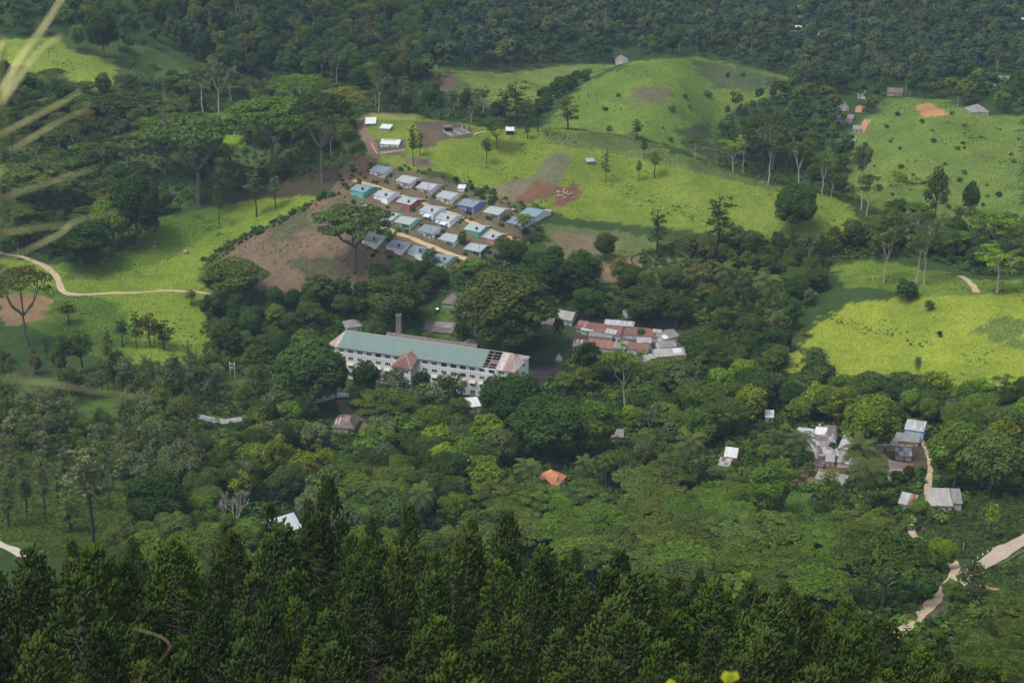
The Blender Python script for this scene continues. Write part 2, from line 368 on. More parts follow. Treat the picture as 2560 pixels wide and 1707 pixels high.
ROADS = []
def strip(name, pix, width, m, lift=.12, step=2.0, kind='structure', label=None):
    """a road or path draped on the ground through surveyed pixels"""
    ctrl = at([p[0] for p in pix], [p[1] for p in pix])[:, :2]
    P_ = []
    for i in range(len(ctrl) - 1):
        p0 = ctrl[max(i - 1, 0)]; p1 = ctrl[i]; p2 = ctrl[i + 1]; p3 = ctrl[min(i + 2, len(ctrl) - 1)]
        n = max(2, int(np.linalg.norm(p2 - p1) / step))
        for k in range(n):
            t = k / n
            P_.append(.5 * (2*p1 + (p2-p0)*t + (2*p0-5*p1+4*p2-p3)*t*t + (3*p1-p0-3*p2+p3)*t**3))
    P_.append(ctrl[-1]); P_ = np.array(P_); T = np.gradient(P_, axis=0); T /= np.linalg.norm(T, axis=1)[:, None] + 1e-9
    Nn = np.stack([-T[:, 1], T[:, 0]], 1); W = np.interp(np.linspace(0, 1, len(P_)), np.linspace(0, 1, len(width)), width) if isinstance(width, (list, tuple)) else np.full(len(P_), width)
    W = W * (1 + (.16 if W.mean() < 4 else .08) * (np.sin(np.arange(len(P_)) * 1.3) + np.sin(np.arange(len(P_)) * .47 + 1)) * .6)
    ROADS.append(np.concatenate([P_, W[:, None] / 2], 1))
    k = 5; rows = []
    for j in range(k):
        q = P_ + Nn * ((j / (k - 1) - .5) * W)[:, None]
        z = np.maximum(hgt(q[:, 0], q[:, 1]), hgt(P_[:, 0], P_[:, 1]) - .6); rows.append(np.stack([q[:, 0], q[:, 1], z + lift], 1))
    V = np.stack(rows, 1); n = len(P_); idx = np.arange(n * k).reshape(n, k)
    F = np.stack([idx[:-1, :-1], idx[:-1, 1:], idx[1:, 1:], idx[1:, :-1]], -1).reshape(-1, 4)
    o = link(name, raw_mesh(name, V.reshape(-1, 3), F, m, smooth=True)); tag(o, label, None, None, kind)
    return o
M_TAN = plain('pale_dirt', (.36, .29, .19), 1, .22, .5, ((.22, .15, .09), .62))
M_OCHRE = plain('ochre_dirt', (.40, .30, .155), 1, .2, .5, ((.25, .17, .09), .64))
M_ASPH = plain('worn_asphalt', (.24, .235, .225), .95, .2, .6)
M_CONC = plain('road_concrete', (.34, .285, .215), .9, .12, .4)
M_RED = plain('red_dirt', (.33, .18, .10), 1, .2, .5)
strip('path', [(-20,630),(40,640),(80,652),(115,668),(140,690),(150,715),(160,730),(190,737),(300,733),(420,727),(530,737)], [2.4,2.6,3.2,2.8,2.4,2.0,1.8], M_TAN, .16)
strip('road', [(425,1024),(460,1030),(500,1042),(560,1054),(620,1044),(700,1022),(790,1003),(850,988),(935,986)], 4.6, M_ASPH, .2)
strip('road', [(850,1000),(868,1030),(900,1065),(915,1090)], [4,6,7,6], plain('yard_dirt', (.13,.095,.07), 1), .2)
strip('road', [(-60,1335),(0,1362),(40,1378),(74,1402),(88,1440),(80,1475)], 4.6, plain('pale_road', (.42,.38,.31), .95, .12), .2)
strip('road', [(883,452),(950,470),(1000,490),(1060,510),(1130,535),(1200,565),(1260,590),(1322,610)], 2.5, M_OCHRE, .2)
strip('road', [(950,568),(1010,590),(1060,610),(1110,630),(1165,648)], 2.5, M_OCHRE, .2)
strip('path', [(2300,1095),(2325,1150),(2322,1200),(2312,1250),(2288,1285),(2278,1325),(2300,1350),(2330,1372),(2370,1390),(2388,1420),(2375,1455),(2345,1490),(2310,1530),(2265,1570),(2210,1605)], [2,2,2.2,2.6,2.2,2.2,3,3,3.4,3.8,4.4,5], M_TAN, .16)
strip('road', [(2385,1478),(2410,1446),(2440,1421),(2497,1388),(2560,1352),(2630,1312)], [4,6,7,7,7], M_CONC, .22)
strip('path', [(2440,1462),(2510,1480),(2560,1500),(2600,1530)], 2.2, M_RED, .15)
strip('path', [(2175,250),(2165,262),(2148,270),(2146,282)], 4, M_RED, .2)
strip('path', [(2170,300),(2160,315),(2152,333)], 4.5, M_RED, .2)
strip('path', [(2400,690),(2430,712),(2442,732)], 3, M_TAN, .15)
strip('path', [(898,300),(905,325),(920,350),(938,386),(948,395)], [5,5,6,5], plain('earth', (.16,.105,.075), 1), .18)
strip('trench', [(1600,635),(1585,640),(1578,650),(1590,672),(1608,700),(1590,708),(1500,712)], 1.0, plain('dark_earth', (.05,.033,.02), 1), .15)
# ================================================================ buildings
FOOT = []     # building footprints: centre, angle, half sizes
RUST = (.20, .075, .045)
M_ROOF = {
 'pale': sheet('pale_sheet_roof', [(.28,.315,.335), (.305,.34,.355), (.265,.30,.32)], streak=.25),
 'blue': sheet('blue_grey_sheet_roof', [(.15,.205,.25), (.17,.225,.27), (.14,.19,.235)], streak=.25),
 'teal': sheet('teal_blue_sheet_roof', [(.14,.225,.26), (.16,.245,.275)], streak=.25),
 'mint': sheet('pale_green_sheet_roof', [(.285,.335,.32), (.27,.32,.305)], streak=.25),
 'green': sheet('green_sheet_roof', [(.118,.182,.163), (.126,.190,.170), (.112,.176,.158), (.122,.180,.160)], px=1.1, py=5.2, streak=.28),
 'rust': sheet('rusted_sheet_roof', [(.24,.11,.08), (.19,.085,.065), (.42,.37,.33), (.22,.10,.075), (.26,.13,.095)], streak=.5),
 'redrust': sheet('red_rusted_sheet_roof', [(.150,.066,.050), (.172,.080,.060), (.130,.057,.045), (.160,.074,.057)], px=1.2, streak=.5, seed=3),
 'orangerust': sheet('orange_rusted_sheet_roof', [(.25,.11,.064), (.215,.094,.057), (.19,.083,.053)], streak=.5, seed=5),
 'mixed': sheet('patched_sheet_roof', [(.36,.37,.385), (.28,.28,.285), (.15,.125,.11), (.44,.45,.46), (.30,.305,.32), (.13,.09,.075)], px=1.8, streak=.5, seed=7),
 'silver': sheet('silver_sheet_roof', [(.36,.38,.40), (.30,.32,.345), (.42,.435,.45), (.26,.265,.275)], px=1.0, streak=.45, seed=2),
 'grey': sheet('grey_fibre_roof', [(.20,.196,.19), (.17,.167,.162), (.23,.222,.214)], px=1.3, py=1.8, streak=.5, seed=4),
 'brown': sheet('brown_mossy_roof', [(.12,.095,.085), (.15,.115,.10), (.10,.085,.075)], px=1.3, py=1.8, streak=.5, seed=8),
 'palegrey': sheet('pale_grey_roof', [(.30,.29,.27), (.27,.26,.245), (.33,.315,.295)], px=1.3, py=2.4, streak=.4, seed=9),
 'white': sheet('white_sheet_roof', [(.60,.61,.62), (.56,.57,.585), (.52,.53,.54)], px=1.2, streak=.25, seed=6),
 'orange': sheet('orange_tile_roof', [(.56,.235,.105), (.52,.21,.092)], px=.5, py=.5, streak=.25),
 'aqua': sheet('pale_aqua_roof', [(.44,.52,.53), (.41,.49,.50)], px=1.0, py=30, streak=.2),
 'tealp': sheet('faded_teal_sheets', [(.33,.48,.46), (.40,.52,.50), (.28,.42,.41)], streak=.5),
 'redwhite': sheet('red_and_white_sheets', [(.17,.06,.053), (.40,.385,.375), (.20,.08,.065), (.16,.058,.05)], px=.8, streak=.5, seed=12),
}
_wm = {}
def wallmat(c, rust=True):
    k = tuple(c)
    if k not in _wm:
        c = tuple(min(.85, x * 1.28) for x in c)
        _wm[k] = plain('painted_wall', c, .9, .12, .5, (tuple(x * .62 for x in c), .66) if rust else None)
    return _wm[k]
M_DARK = plain('opening_shade', (.022,.022,.024), .5, .2, 1.0, None, .4)  # near-black colour standing in for shade inside openings
M_GLASS = plain('window_glass', (.035,.04,.045), .15, .3, 2.0, None, .6)
M_WHITE = plain('white_paint', (.62,.62,.60), .7, .08, 1.0)
M_POSTW = plain('white_post', (.60,.58,.55), .8, .1)
M_BLACKP = plain('black_plastic', (.018,.018,.02), .45, .1, 1, None, .4)
M_WOOD = plain('weathered_wood', (.15,.115,.085), .9, .3, 2)
M_CEM = plain('grey_cement', (.33,.32,.30), .95, .15, .8)
M_STONE = plain('stained_stone', (.15,.138,.12), .95, .35, .5)
M_CREAM = plain('cream_canvas', (.50,.45,.35), .8, .15, 1)

def pent(mb, L, D, h, rise, zb, yr=0.0, mi=0, x0=None, x1=None):
    """walls with gable ends: ridge along x at y = yr"""
    x0 = -L/2 if x0 is None else x0; x1 = L/2 if x1 is None else x1
    prof = [(-D/2, zb), (D/2, zb), (D/2, h), (yr, h + rise), (-D/2, h)]
    p = [(x0, y, z) for y, z in prof] + [(x1, y, z) for y, z in prof]
    mb.poly(p, [(4,3,2,1,0), (5,6,7,8,9)] + [(i, (i+1) % 5, 5 + (i+1) % 5, 5 + i) for i in range(5)], mi)
def gable(mb, L, D, h, rise, over=.5, th=.1, yr=0.0, mi=0, mi2=None, x0=None, x1=None, gov=None):
    gov = over * .6 if gov is None else gov
    x0 = -L/2 - gov if x0 is None else x0; x1 = L/2 + gov if x1 is None else x1
    s1 = rise / (yr + D/2); s2 = rise / (D/2 - yr)
    ya, za = -D/2 - over, h - over * s1; yb, zb = D/2 + over, h - over * s2
    zt = h + rise + th
    mb.slab([(x0, ya, za + th), (x1, ya, za + th), (x1, yr, zt), (x0, yr, zt)], th, mi)
    mb.slab([(x0, yr, zt), (x1, yr, zt), (x1, yb, zb + th), (x0, yb, zb + th)], th, mi if mi2 is None else mi2)
def hip(mb, L, D, h, rise, inset, over=.6, th=.1, mi=0):
    k = over * rise / (D / 2); z0 = h - k + th; zt = h + rise + th
    X, Y = L/2 + over, D/2 + over; rx = max(.05, X - over - inset)
    A, B, C_, E = (-X,-Y,z0), (X,-Y,z0), (X,Y,z0), (-X,Y,z0); r0, r1 = (-rx,0,zt), (rx,0,zt)
    for q in ([A,B,r1,r0], [B,C_,r1], [C_,E,r0,r1], [E,A,r0]): mb.slab(q, th, mi)
def window_part(parent, x, y, z, w, h, face='-y', panes=2, frame=None, name='window'):
    """frame with a dark pane sub-part, set a little proud of the wall; face gives the wall it sits on"""
    fr = MB(); pn = MB(); t = .05
    n = panes
    fr.box(-w/2, w/2, -t, .02, -h/2, h/2)
    for i in range(n):
        g = min(.15, .16 * w / n); a = -w/2 + g + i * (w - g) / n; b = a + (w - g) / n - g
        pn.box(a, b, -t - .015, -t + .01, -h/2 + .12, h/2 - .12)
    rot = {'-y': 0, '+x': math.pi/2, '+y': math.pi, '-x': -math.pi/2}[face]
    f = fr.build(name, frame or M_WHITE, parent); f.location = (x, y, z); f.rotation_euler = (0, 0, rot)
    p = pn.build('pane', M_GLASS, f)
    return f
def door_part(parent, x, y, z, w, h, face='-y', m=None):
    d = MB(); d.box(-w/2, w/2, -.05, .02, 0, h)
    d.box(-w/2 - .07, -w/2, -.07, .02, 0, h + .07, 1); d.box(w/2, w/2 + .07, -.07, .02, 0, h + .07, 1); d.box(-w/2, w/2, -.07, .02, h, h + .07, 1)
    o = d.build('door', [m or M_WOOD, M_WHITE], parent); o.location = (x, y, z)
    o.rotation_euler = (0, 0, {'-y': 0, '+x': math.pi/2, '+y': math.pi, '-x': -math.pi/2}[face]); return o

# ---------------------------------------------------------------- the estate cottages
ROW = -math.radians(34.0)
U_ROW = Vector((math.cos(ROW), math.sin(ROW), 0)); V_ROW = Vector((-U_ROW.y, U_ROW.x, 0))
def tank_mesh():
    mb = MB(); n = 14
    prof = [(.62,0),(.64,.08),(.60,.12),(.64,.2),(.60,.5),(.64,.55),(.60,.6),(.62,.95),(.5,1.1),(.25,1.2),(.25,1.3),(.05,1.31)]
    for i in range(len(prof)-1):
        (r0,z0),(r1,z1) = prof[i], prof[i+1]
        q = [(r*math.cos(2*math.pi*j/n), r*math.sin(2*math.pi*j/n), z) for r, z in ((r0,z0),(r1,z1)) for j in range(n)]
        mb.poly(q, [(j, (j+1)%n, n+(j+1)%n, n+j) for j in range(n)])
    return mb.mesh('water_tank', M_BLACKP, True)
ME_TANK = tank_mesh()
def water_tank(p, label):
    o = link('water_tank', ME_TANK, None, p); tag(o, label, 'water tank', 'black water tanks on the estate cottages')
    return o
def cottage(cx, cy, typ, roof, wall, label, porch=None, tank=None, leanto=False):
    """cx, cy: pixel of the nearest roof corner; typ A fronts the viewer, B shows its back"""
    L, D, h = 9.6, 11.4, 3.2
    corner = at1(cx, cy, h + .05)
    c = corner - U_ROW * (L/2 + .3) + V_ROW * (D/2 + .6)
    zg = float(hgt(c.x, c.y)); zn = corner.z - (h - .1)
    z0 = zn + .1
    FOOT.append((c.x, c.y, ROW, L/2 + 1, D/2 + 2.5))
    root = empty('cottage', (c.x, c.y, z0), ROW + random.uniform(-.045, .045), label, 'house', 'rows of small estate cottages')
    wm = wallmat(wall); wm2 = wallmat(porch or tuple(min(1, x * .92) for x in wall))
    yr = .3 if typ == 'A' else -.5
    rise = 1.4
    rm = MB(); gable(rm, L, D, h, rise, .45, .08, yr, gov=.25)
    rm.build('roof', M_ROOF[roof], root)
    zb = -1.6
    if typ == 'A':
        b = MB()
        pent(b, L, D, h, rise, zb, yr, 0, -L/2, L/2) if False else None
        # left room reaches the front, the right half is a recessed verandah
        yf = -D/2 + 1.15; zf = h + rise * (yf + D/2) / (yr + D/2)
        prof = [(yf, zb), (D/2, zb), (D/2, h), (yr, h + rise), (yf, zf)]
        p = [(-L/2, y, z) for y, z in prof] + [(L/2, y, z) for y, z in prof]
        b.poly(p, [(4,3,2,1,0), (5,6,7,8,9)] + [(i, (i+1) % 5, 5 + (i+1) % 5, 5 + i) for i in range(5)])
        b.build('wall', wm, root)
        f = MB()   # front room block
        q = [(-D/2 + .35, zb), (yf - .002, zb), (yf - .002, zf - .03), (-D/2 + .35, h + rise * .35 / (yr + D/2) - .03)]
        p = [(-L/2, y, z) for y, z in q] + [(-.3, y, z) for y, z in q]
        f.poly(p, [(3,2,1,0), (4,5,6,7), (0,1,5,4), (1,2,6,5), (2,3,7,6), (3,0,4,7)])
        f.box(-.298, L/2, -D/2 + .25, yf - .002, zb, -.02, 1)
        f.box(.3, L/2 - 1.6, -D/2 + .26, -D/2 + .40, -.018, .75, 0)
        f.build('front_room', [wm2, M_CEM], root)
        for px_ in (-.05, L/2 - .15):
            k = MB(); k.box(px_ - .1, px_ + .1, -D/2 + .02, -D/2 + .22, -.6, h + .05); k.build('post', M_POSTW, root)
        window_part(root, -L/4 - .1, -D/2 + .35, 1.35, 1.3, 1.0)
        door_part(root, 1.2, yf, .0, .85, 1.95); window_part(root, 2.9, yf, 1.35, 1.0, .95)
        window_part(root, L/2, -.3, 1.4, .7, .9, '+x', 1); window_part(root, L/2, 2.6, 1.5, .6, .6, '+x', 1)
        a = MB(); a.box(L/2 - 3.6, L/2 + .15, D/2 + .003, D/2 + 3.0, zb, 2.55); a.box(L/2 - 3.75, L/2 + .3, D/2 + .8, D/2 + 3.15, 2.553, 2.7, 1)
        a.build('annex', [wm, M_CEM], root)
        tp = Vector((L/2 - .8, D/2 + 2.0, 2.71))
    else:
        b = MB()
        yb_ = D/2 - 1.7; zf = h + rise * (D/2 - yb_) / (D/2 - yr)
        prof = [(-D/2, zb), (yb_, zb), (yb_, zf), (yr, h + rise), (-D/2, h)]
        p = [(-L/2, y, z) for y, z in prof] + [(L/2, y, z) for y, z in prof]
        b.poly(p, [(4,3,2,1,0), (5,6,7,8,9)] + [(i, (i+1) % 5, 5 + (i+1) % 5, 5 + i) for i in range(5)])
        b.build('wall', wm, root)
        f = MB(); f.box(.2, L/2 - .25, -D/2 - .6, -D/2 - .002, zb, h - .32); f.build('annex', wm2, root)
        window_part(root, -L/4, -D/2, 1.45, 1.0, .9); door_part(root, -.5, -D/2, 0, .8, 1.9)
        window_part(root, L/2, -.8, 1.45, .7, .8, '+x', 1)
        for px_ in (.3, L/2 - .1):
            k = MB(); k.box(px_ - .1, px_ + .1, D/2 - .2, D/2, -.6, h); k.build('post', M_POSTW, root)
        yt = -D/2 + 1.6; tp = Vector((1.9, yt, h + rise * (yt + D/2) / (yr + D/2) + .12))
        s = MB(); s.box(1.35, 2.45, yt - .55, yt + .55, h - .2, tp.z - .02); s.build('tank_stand', M_CEM, root)
    if leanto:
        k = MB(); k.slab([(-.6, -D/2 - 3.0, 1.7), (3.2, -D/2 - 3.0, 1.7), (3.2, -D/2 - .62, 2.15), (-.6, -D/2 - .62, 2.15)], .06)
        k.box(-.55, -.45, -D/2 - 2.95, -D/2 - 2.85, zb, 1.62); k.box(3.05, 3.15, -D/2 - 2.95, -D/2 - 2.85, zb, 1.62)
        k.build('lean_to', M_ROOF['white'], root)
    if tank:
        w = root.matrix_basis.copy(); m = Matrix.Rotation(ROW, 4, 'Z')
        water_tank(m @ tp + Vector((c.x, c.y, z0)), tank)
    return root
V4 = lambda x, y: (850 + x / 4.276, 380 + y / 4.276)
COTT = [
 (465,235,'A','blue',(.56,.50,.58),'blue-grey roofed lilac cottage at the top end of the village row','lilac cottage at the top of the village'),
 (750,345,'A','pale',(.56,.42,.44),'pale roofed pink cottage with pink porch beside the upper village road','pink cottage'),
 (965,418,'A','pale',(.52,.41,.50),'pale roofed mauve cottage between the pink and the cream cottages','mauve cottage'),
 (1185,515,'A','pale',(.62,.56,.48),'pale roofed cream cottage next to the deep blue cottage','cream cottage'),
 (1420,600,'A','blue',(.13,.16,.42),'deep blue walled cottage with blue-grey roof and white porch posts',None),
 (1695,682,'A','mint',(.32,.25,.20),'bare brick cottage with pale roof and white corner posts beside the upper road',None),
 (1945,795,'A','blue',(.30,.33,.40),'slate walled cottage with blue-grey roof at the lower end of the upper road','slate walled cottage'),
 (2095,698,'A','teal',(.40,.42,.45),'blue roofed cottage half hidden by palms behind the slate walled cottage',None),
 (265,440,'B','teal',(.08,.30,.28),'teal walled cottage with blue-green roof at the left end of its row','teal walled cottage'),
 (515,503,'B','pale',(.62,.62,.65),'pale roofed white cottage between the teal and the red cottages','white cottage next to the teal one'),
 (760,573,'B','mint',(.26,.065,.075),'crimson walled cottage with pale roof','crimson walled cottage'),
 (1010,668,'B','pale',(.50,.56,.66),'pale blue cottage with a white sheet lean-to at its back','pale blue cottage with lean-to'),
 (1180,750,'B','pale',(.58,.62,.66),'bluish white cottage just right of the one with the white lean-to','bluish white cottage'),
 (1490,865,'B','mint',(.06,.25,.17),'strong green walled cottage with pale roof below the upper road','strong green cottage'),
 (1665,948,'B','pale',(.30,.14,.13),'red brick cottage with pale roof at the lower end below the upper road','red brick cottage'),
 (325,668,'A','pale',(.25,.12,.115),'red-brown walled cottage with pale roof beside the big umbrella tree',None),
 (545,738,'A','pale',(.52,.45,.36),'pale roofed beige cottage between the red-brown and the mint cottages','beige cottage'),
 (735,787,'A','mint',(.22,.47,.33),'mint green cottage with pale green roof beside the lower village road',None),
 (990,882,'A','blue',(.62,.59,.58),'blue roofed white cottage just below the mint green one',None),
 (1215,972,'A','pale',(.48,.58,.47),'pale green and white cottage beside the lower village road','pale green and white cottage'),
 (1490,1077,'A','pale',(.05,.16,.10),'dark green walled cottage with pale roof and two white posts',None),
 (390,977,'B','blue',(.62,.60,.56),'blue roofed off-white cottage at the left end of the lowest row','off-white cottage at the left end of the lowest row'),
 (655,1047,'B','blue',(.60,.58,.62),'second blue roofed white cottage of the lowest row','second cottage of the lowest row'),
 (885,1105,'B','blue',(.55,.57,.55),'third blue roofed cottage of the lowest row behind a dark cone of a tree','third cottage of the lowest row'),
 (1145,1192,'B','blue',(.24,.42,.20),'leaf green walled cottage with white sheet lean-to at the end of the lowest row','leaf green cottage'),
]
for x, y, t, r, w, lab, tk in COTT:
    px, py = V4(x, y)
    cottage(px, py, t, r, w, lab, None, ('black water tank on the ' + tk) if tk else None, 'lean-to' in lab)

# ---------------------------------------------------------------- generic sheds and line houses
def shed(pl, pr, depth, h, kind, roof, wall, label, cat='house', rise=None, name='shed', over=.45, roof2=None, patches=(), windows=1, doors=1, group=None, zdrop=2.5, chop=0):
    """near eave runs from pixel pl to pixel pr at height h above the ground"""
    a = at1(*pl, h); b = at1(*pr, h); z0 = min(a.z, b.z) - h
    u = Vector((b.x - a.x, b.y - a.y, 0)); L = max(2.0, u.length); u.normalize(); v = Vector((-u.y, u.x, 0))
    c = (a + b) / 2 + v * (depth / 2 + over); ang = math.atan2(u.y, u.x)
    root = empty(name, (c.x, c.y, z0), ang, label, cat, group); FOOT.append((c.x, c.y, ang, L/2 + .8, depth/2 + .8))
    L -= 2 * over * .6; D = depth; rise = D * .2 if rise is None else rise
    wm = wallmat(wall); zb = -zdrop
    w = MB(); r = MB()
    if kind == 'gable': pent(w, L, D, h, rise, zb); gable(r, L, D, h, rise, over, .09)
    elif kind == 'front':      # gable end to the viewer
        prof = [(-L/2, zb), (L/2, zb), (L/2, h), (0, h + rise), (-L/2, h)]
        p = [(x, -D/2, z) for x, z in prof] + [(x, D/2, z) for x, z in prof]
        w.poly(p, [(0,1,2,3,4), (9,8,7,6,5)] + [((i+1) % 5, i, 5 + i, 5 + (i+1) % 5) for i in range(5)])
        k = over * rise / (L/2)
        for s in (-1, 1):
            q = [(0, -D/2 - over, h + rise + .09), (0, D/2 + over, h + rise + .09), (s * (L/2 + over), D/2 + over, h - k + .09), (s * (L/2 + over), -D/2 - over, h - k + .09)]
            r.slab(q if s < 0 else q[::-1], .09)
    elif kind == 'mono':
        s = rise / D
        prof = [(-D/2, zb), (D/2, zb), (D/2, h + rise), (-D/2, h)]
        p = [(-L/2, y, z) for y, z in prof] + [(L/2, y, z) for y, z in prof]
        w.poly(p, [(3,2,1,0), (4,5,6,7)] + [(i, (i+1) % 4, 4 + (i+1) % 4, 4 + i) for i in range(4)])
        x = L/2 + over * .6
        r.slab([(-x, -D/2 - over, h - over * s + .09), (x, -D/2 - over, h - over * s + .09), (x, D/2 + over, h + rise + over * s + .09), (-x, D/2 + over, h + rise + over * s + .09)], .09)
    elif kind == 'hip':
        w.box(-L/2, L/2, -D/2, D/2, zb, h); hip(r, L, D, h, rise, D * .5, over, .09)
    w.build('wall', wm, root); rf = r.build('roof', M_ROOF[roof], root)
    if windows:
        nw = max(1, int(L / 3.2))
        for i in range(nw):
            x = -L/2 + (i + .5) * L / nw
            if doors and i == nw // 2: door_part(root, x + .2, -D/2, -.1, .85, min(1.9, h - .4))
            else: window_part(root, x, -D/2, h * .52, .9, .75)
    for x0, x1, t0, t1, mt in patches:      # replacement sheets lying on the near slope
        ys = -D/2 - over; yr = 0 if kind in ('gable', 'hip') else D/2
        s = rise / (D/2 if kind in ('gable', 'hip') else D)
        f = lambda t: ys + (yr - ys) * t
        zz = lambda y: h + (y + D/2) * s + .125
        q = [(x0*L, f(t0), zz(f(t0))), (x1*L, f(t0), zz(f(t0))), (x1*L, f(t1), zz(f(t1))), (x0*L, f(t1), zz(f(t1)))]
        k = MB(); k.slab(q, .028); k.build('roof_patch', M_ROOF[mt], rf)
    return root
C6 = lambda x, y: (1300 + x / 4.704, 740 + y / 4.704)
C7 = lambda x, y: (1780 + x / 3.5636, 1030 + y / 3.5636)
LH = 'rust-roofed line houses behind the old factory'
shed(C6(650,362), C6(1180,460), 9, 2.8, 'gable', 'redrust', (.30,.29,.28), 'left half of the long rust-roofed line house with patched pale sheets', name='line_house', rise=2.2,
     patches=((-.5,-.28,.05,1,'redwhite'),(.16,.40,-.0,.55,'silver')), group=LH)
shed(C6(1185,428), C6(1650,487), 8.5, 3.0, 'gable', 'redrust', (.33,.33,.34), 'right half of the long rust-roofed line house, with clean brown sheets', name='line_house', rise=2.0, group=LH,
     patches=((.28,.5,.62,1.0,'silver'),))
shed(C6(985,318), C6(1335,360), 6, 4.6, 'gable', 'silver', (.3,.28,.27), 'silver and rust patched roof rising behind the long line house', name='line_house', group=LH)
shed(C6(712,398), C6(862,412), 5, 2.6, 'mono', 'tealp', (.3,.35,.34), 'small lean-to with faded teal roof sheets in front of the line house', 'shed', rise=1.0, group=LH)
shed(C6(800,468), C6(1085,482), 5.5, 2.8, 'mono', 'grey', (.26,.25,.24), 'plain dark grey flat roof between the two rusty line houses', 'shed', rise=.8, group=LH)
shed(C6(612,585), C6(790,600), 8, 2.5, 'gable', 'grey', (.28,.27,.26), 'grey roofed left end of the front line house with red and white ridge sheets', name='line_house', rise=1.8, group=LH,
     patches=((-.5,.5,.55,1.0,'redwhite'),))
shed(C6(795,585), C6(1105,608), 8, 2.7, 'gable', 'orangerust', (.30,.28,.27), 'orange rusted middle of the front line house', name='line_house', rise=2.0, group=LH)
shed(C6(1090,600), C6(1240,612), 8.5, 2.9, 'gable', 'grey', (.30,.29,.28), 'dark grey roofed part between the orange and the brown ends of the front line house', name='line_house', rise=2.1, group=LH)
shed(C6(1250,610), C6(1500,640), 7, 2.9, 'gable', 'redrust', (.30,.30,.36), 'brown rusted right end of the front line house beside a tall pole', name='line_house', rise=1.7, group=LH)
shed(C6(1370,545), C6(1545,552), 4, 3.2, 'mono', 'palegrey', (.3,.3,.3), 'pale grey lean-to behind the brown end of the front line house', 'shed', rise=.8, group=LH)
GR = 'grey roofed houses at the right end of the line houses'
shed(C6(1675,520), C6(1880,460), 9, 2.8, 'gable', 'grey', (.42,.44,.46), 'long weathered grey roof with white patches behind the bush', group=GR, patches=((-.4,-.1,.1,.6,'white'),))
shed(C6(1640,600), C6(1850,588), 7, 2.6, 'gable', 'grey', (.38,.47,.54), 'grey roofed house with pale blue front wall', group=GR)
shed(C6(1600,712), C6(1960,690), 9, 2.8, 'gable', 'palegrey', (.36,.35,.34), 'broad pale grey roof lowest of the grey roofs', group=GR, patches=((.1,.4,.3,.9,'white'),))
shed(C6(1958,618), C6(2120,650), 5, 2.4, 'mono', 'palegrey', (.3,.29,.27), 'small separate beige flat-roofed shed at the right of the line houses', 'shed', rise=.7, group=GR)
shed(C6(1525,770), C6(1630,738), 5, 2.4, 'mono', 'palegrey', (.3,.29,.27), 'small beige roof corner peeping over the trees below the grey roofs', 'shed', rise=.7, group=GR)
# houses round the factory
shed(C6(410,245), C6(610,290), 9, 3.2, 'gable', 'palegrey', (.34,.33,.31), 'pale two-tone roofed house beside the giant tree', rise=2.6)
shed(C6(240,330), C6(420,345), 6, 2.6, 'mono', 'grey', (.28,.26,.25), 'low grey-brown annexe roof under the branches of the giant tree', 'shed', rise=1.0)
shed(C6(1250,215), C6(1425,190), 6, 3.0, 'gable', 'white', (.4,.4,.39), 'ruined whitish roof showing through the trees above the line houses')
shed(C6(418,745), C6(497,748), 3.2, 1.8, 'hip', 'grey', (.25,.24,.22), 'tiny grey hut with steep pointed roof in the bushes', 'hut', rise=2.2, windows=0)
C9 = lambda x, y: (980 + x / 7.84, 700 + y / 7.84)
shed(C9(965,445), C9(1345,480), 11, 2.7, 'hip', 'brown', (.30,.28,.24), 'brown hip-roofed house half under the giant tree', rise=3.6)
shed(C9(600,985), C9(1185,1010), 11, 1.6, 'gable', 'brown', (.10,.08,.07), 'ruined shed with sagging brown roof in the weeds behind the factory', 'ruin', rise=3.0, windows=0, patches=((-.2,.42,.5,.98,'grey'),))
shed((866,819), (906,813), 8, 2.8, 'hip', 'grey', (.38,.34,.27), 'grey hip-roofed house at the far left corner of the factory', rise=2.2)
shed(C9(1300,1300), C9(1600,1330), 7, 3.0, 'front', 'brown', (.16,.12,.10), 'brown gabled store poking up behind the factory ridge', 'shed', rise=2.0, windows=0)
C10 = lambda x, y: (780 + x / 5.345, 960 + y / 5.345)
shed(C10(262,572), C10(560,585), 12, 3.0, 'hip', 'brown', (.30,.27,.22), 'old brown and rust-roofed barn on the bare yard left of the factory', 'barn', rise=3.4, patches=((-.42,-.05,.25,.75,'redwhite'),(.0,.25,.5,.9,'rust')))
shed((1172,1017), (1204,1015), 8, 3.2, 'mono', 'white', (.42,.34,.27), 'white flat-roofed hut in front of the factory near its hedge', 'hut', rise=.7)
# orange roof
r_ = shed((1338,1206), (1393,1211), 10, 5.0, 'hip', 'orange', (.45,.40,.33), 'house with bright orange tiled hip roof among the palms', rise=4.0)
k = MB(); k.slab([(-3.4,-6.4,5.0),(-.0,-6.4,7.9),(-.0,.4,8.6),(-3.4,-1.0,7.2)][::-1], .1); k.slab([(0,-6.4,7.9),(3.4,-6.4,5.0),(3.4,-1.0,7.2),(0,.4,8.6)][::-1], .1)
k.build('porch_roof', M_ROOF['orange'], r_)
shed((672,1330), (756,1316), 11, 3.6, 'gable', 'aqua', (.52,.50,.46), 'pale aqua sheet-roofed house showing between the pines', rise=3.4)
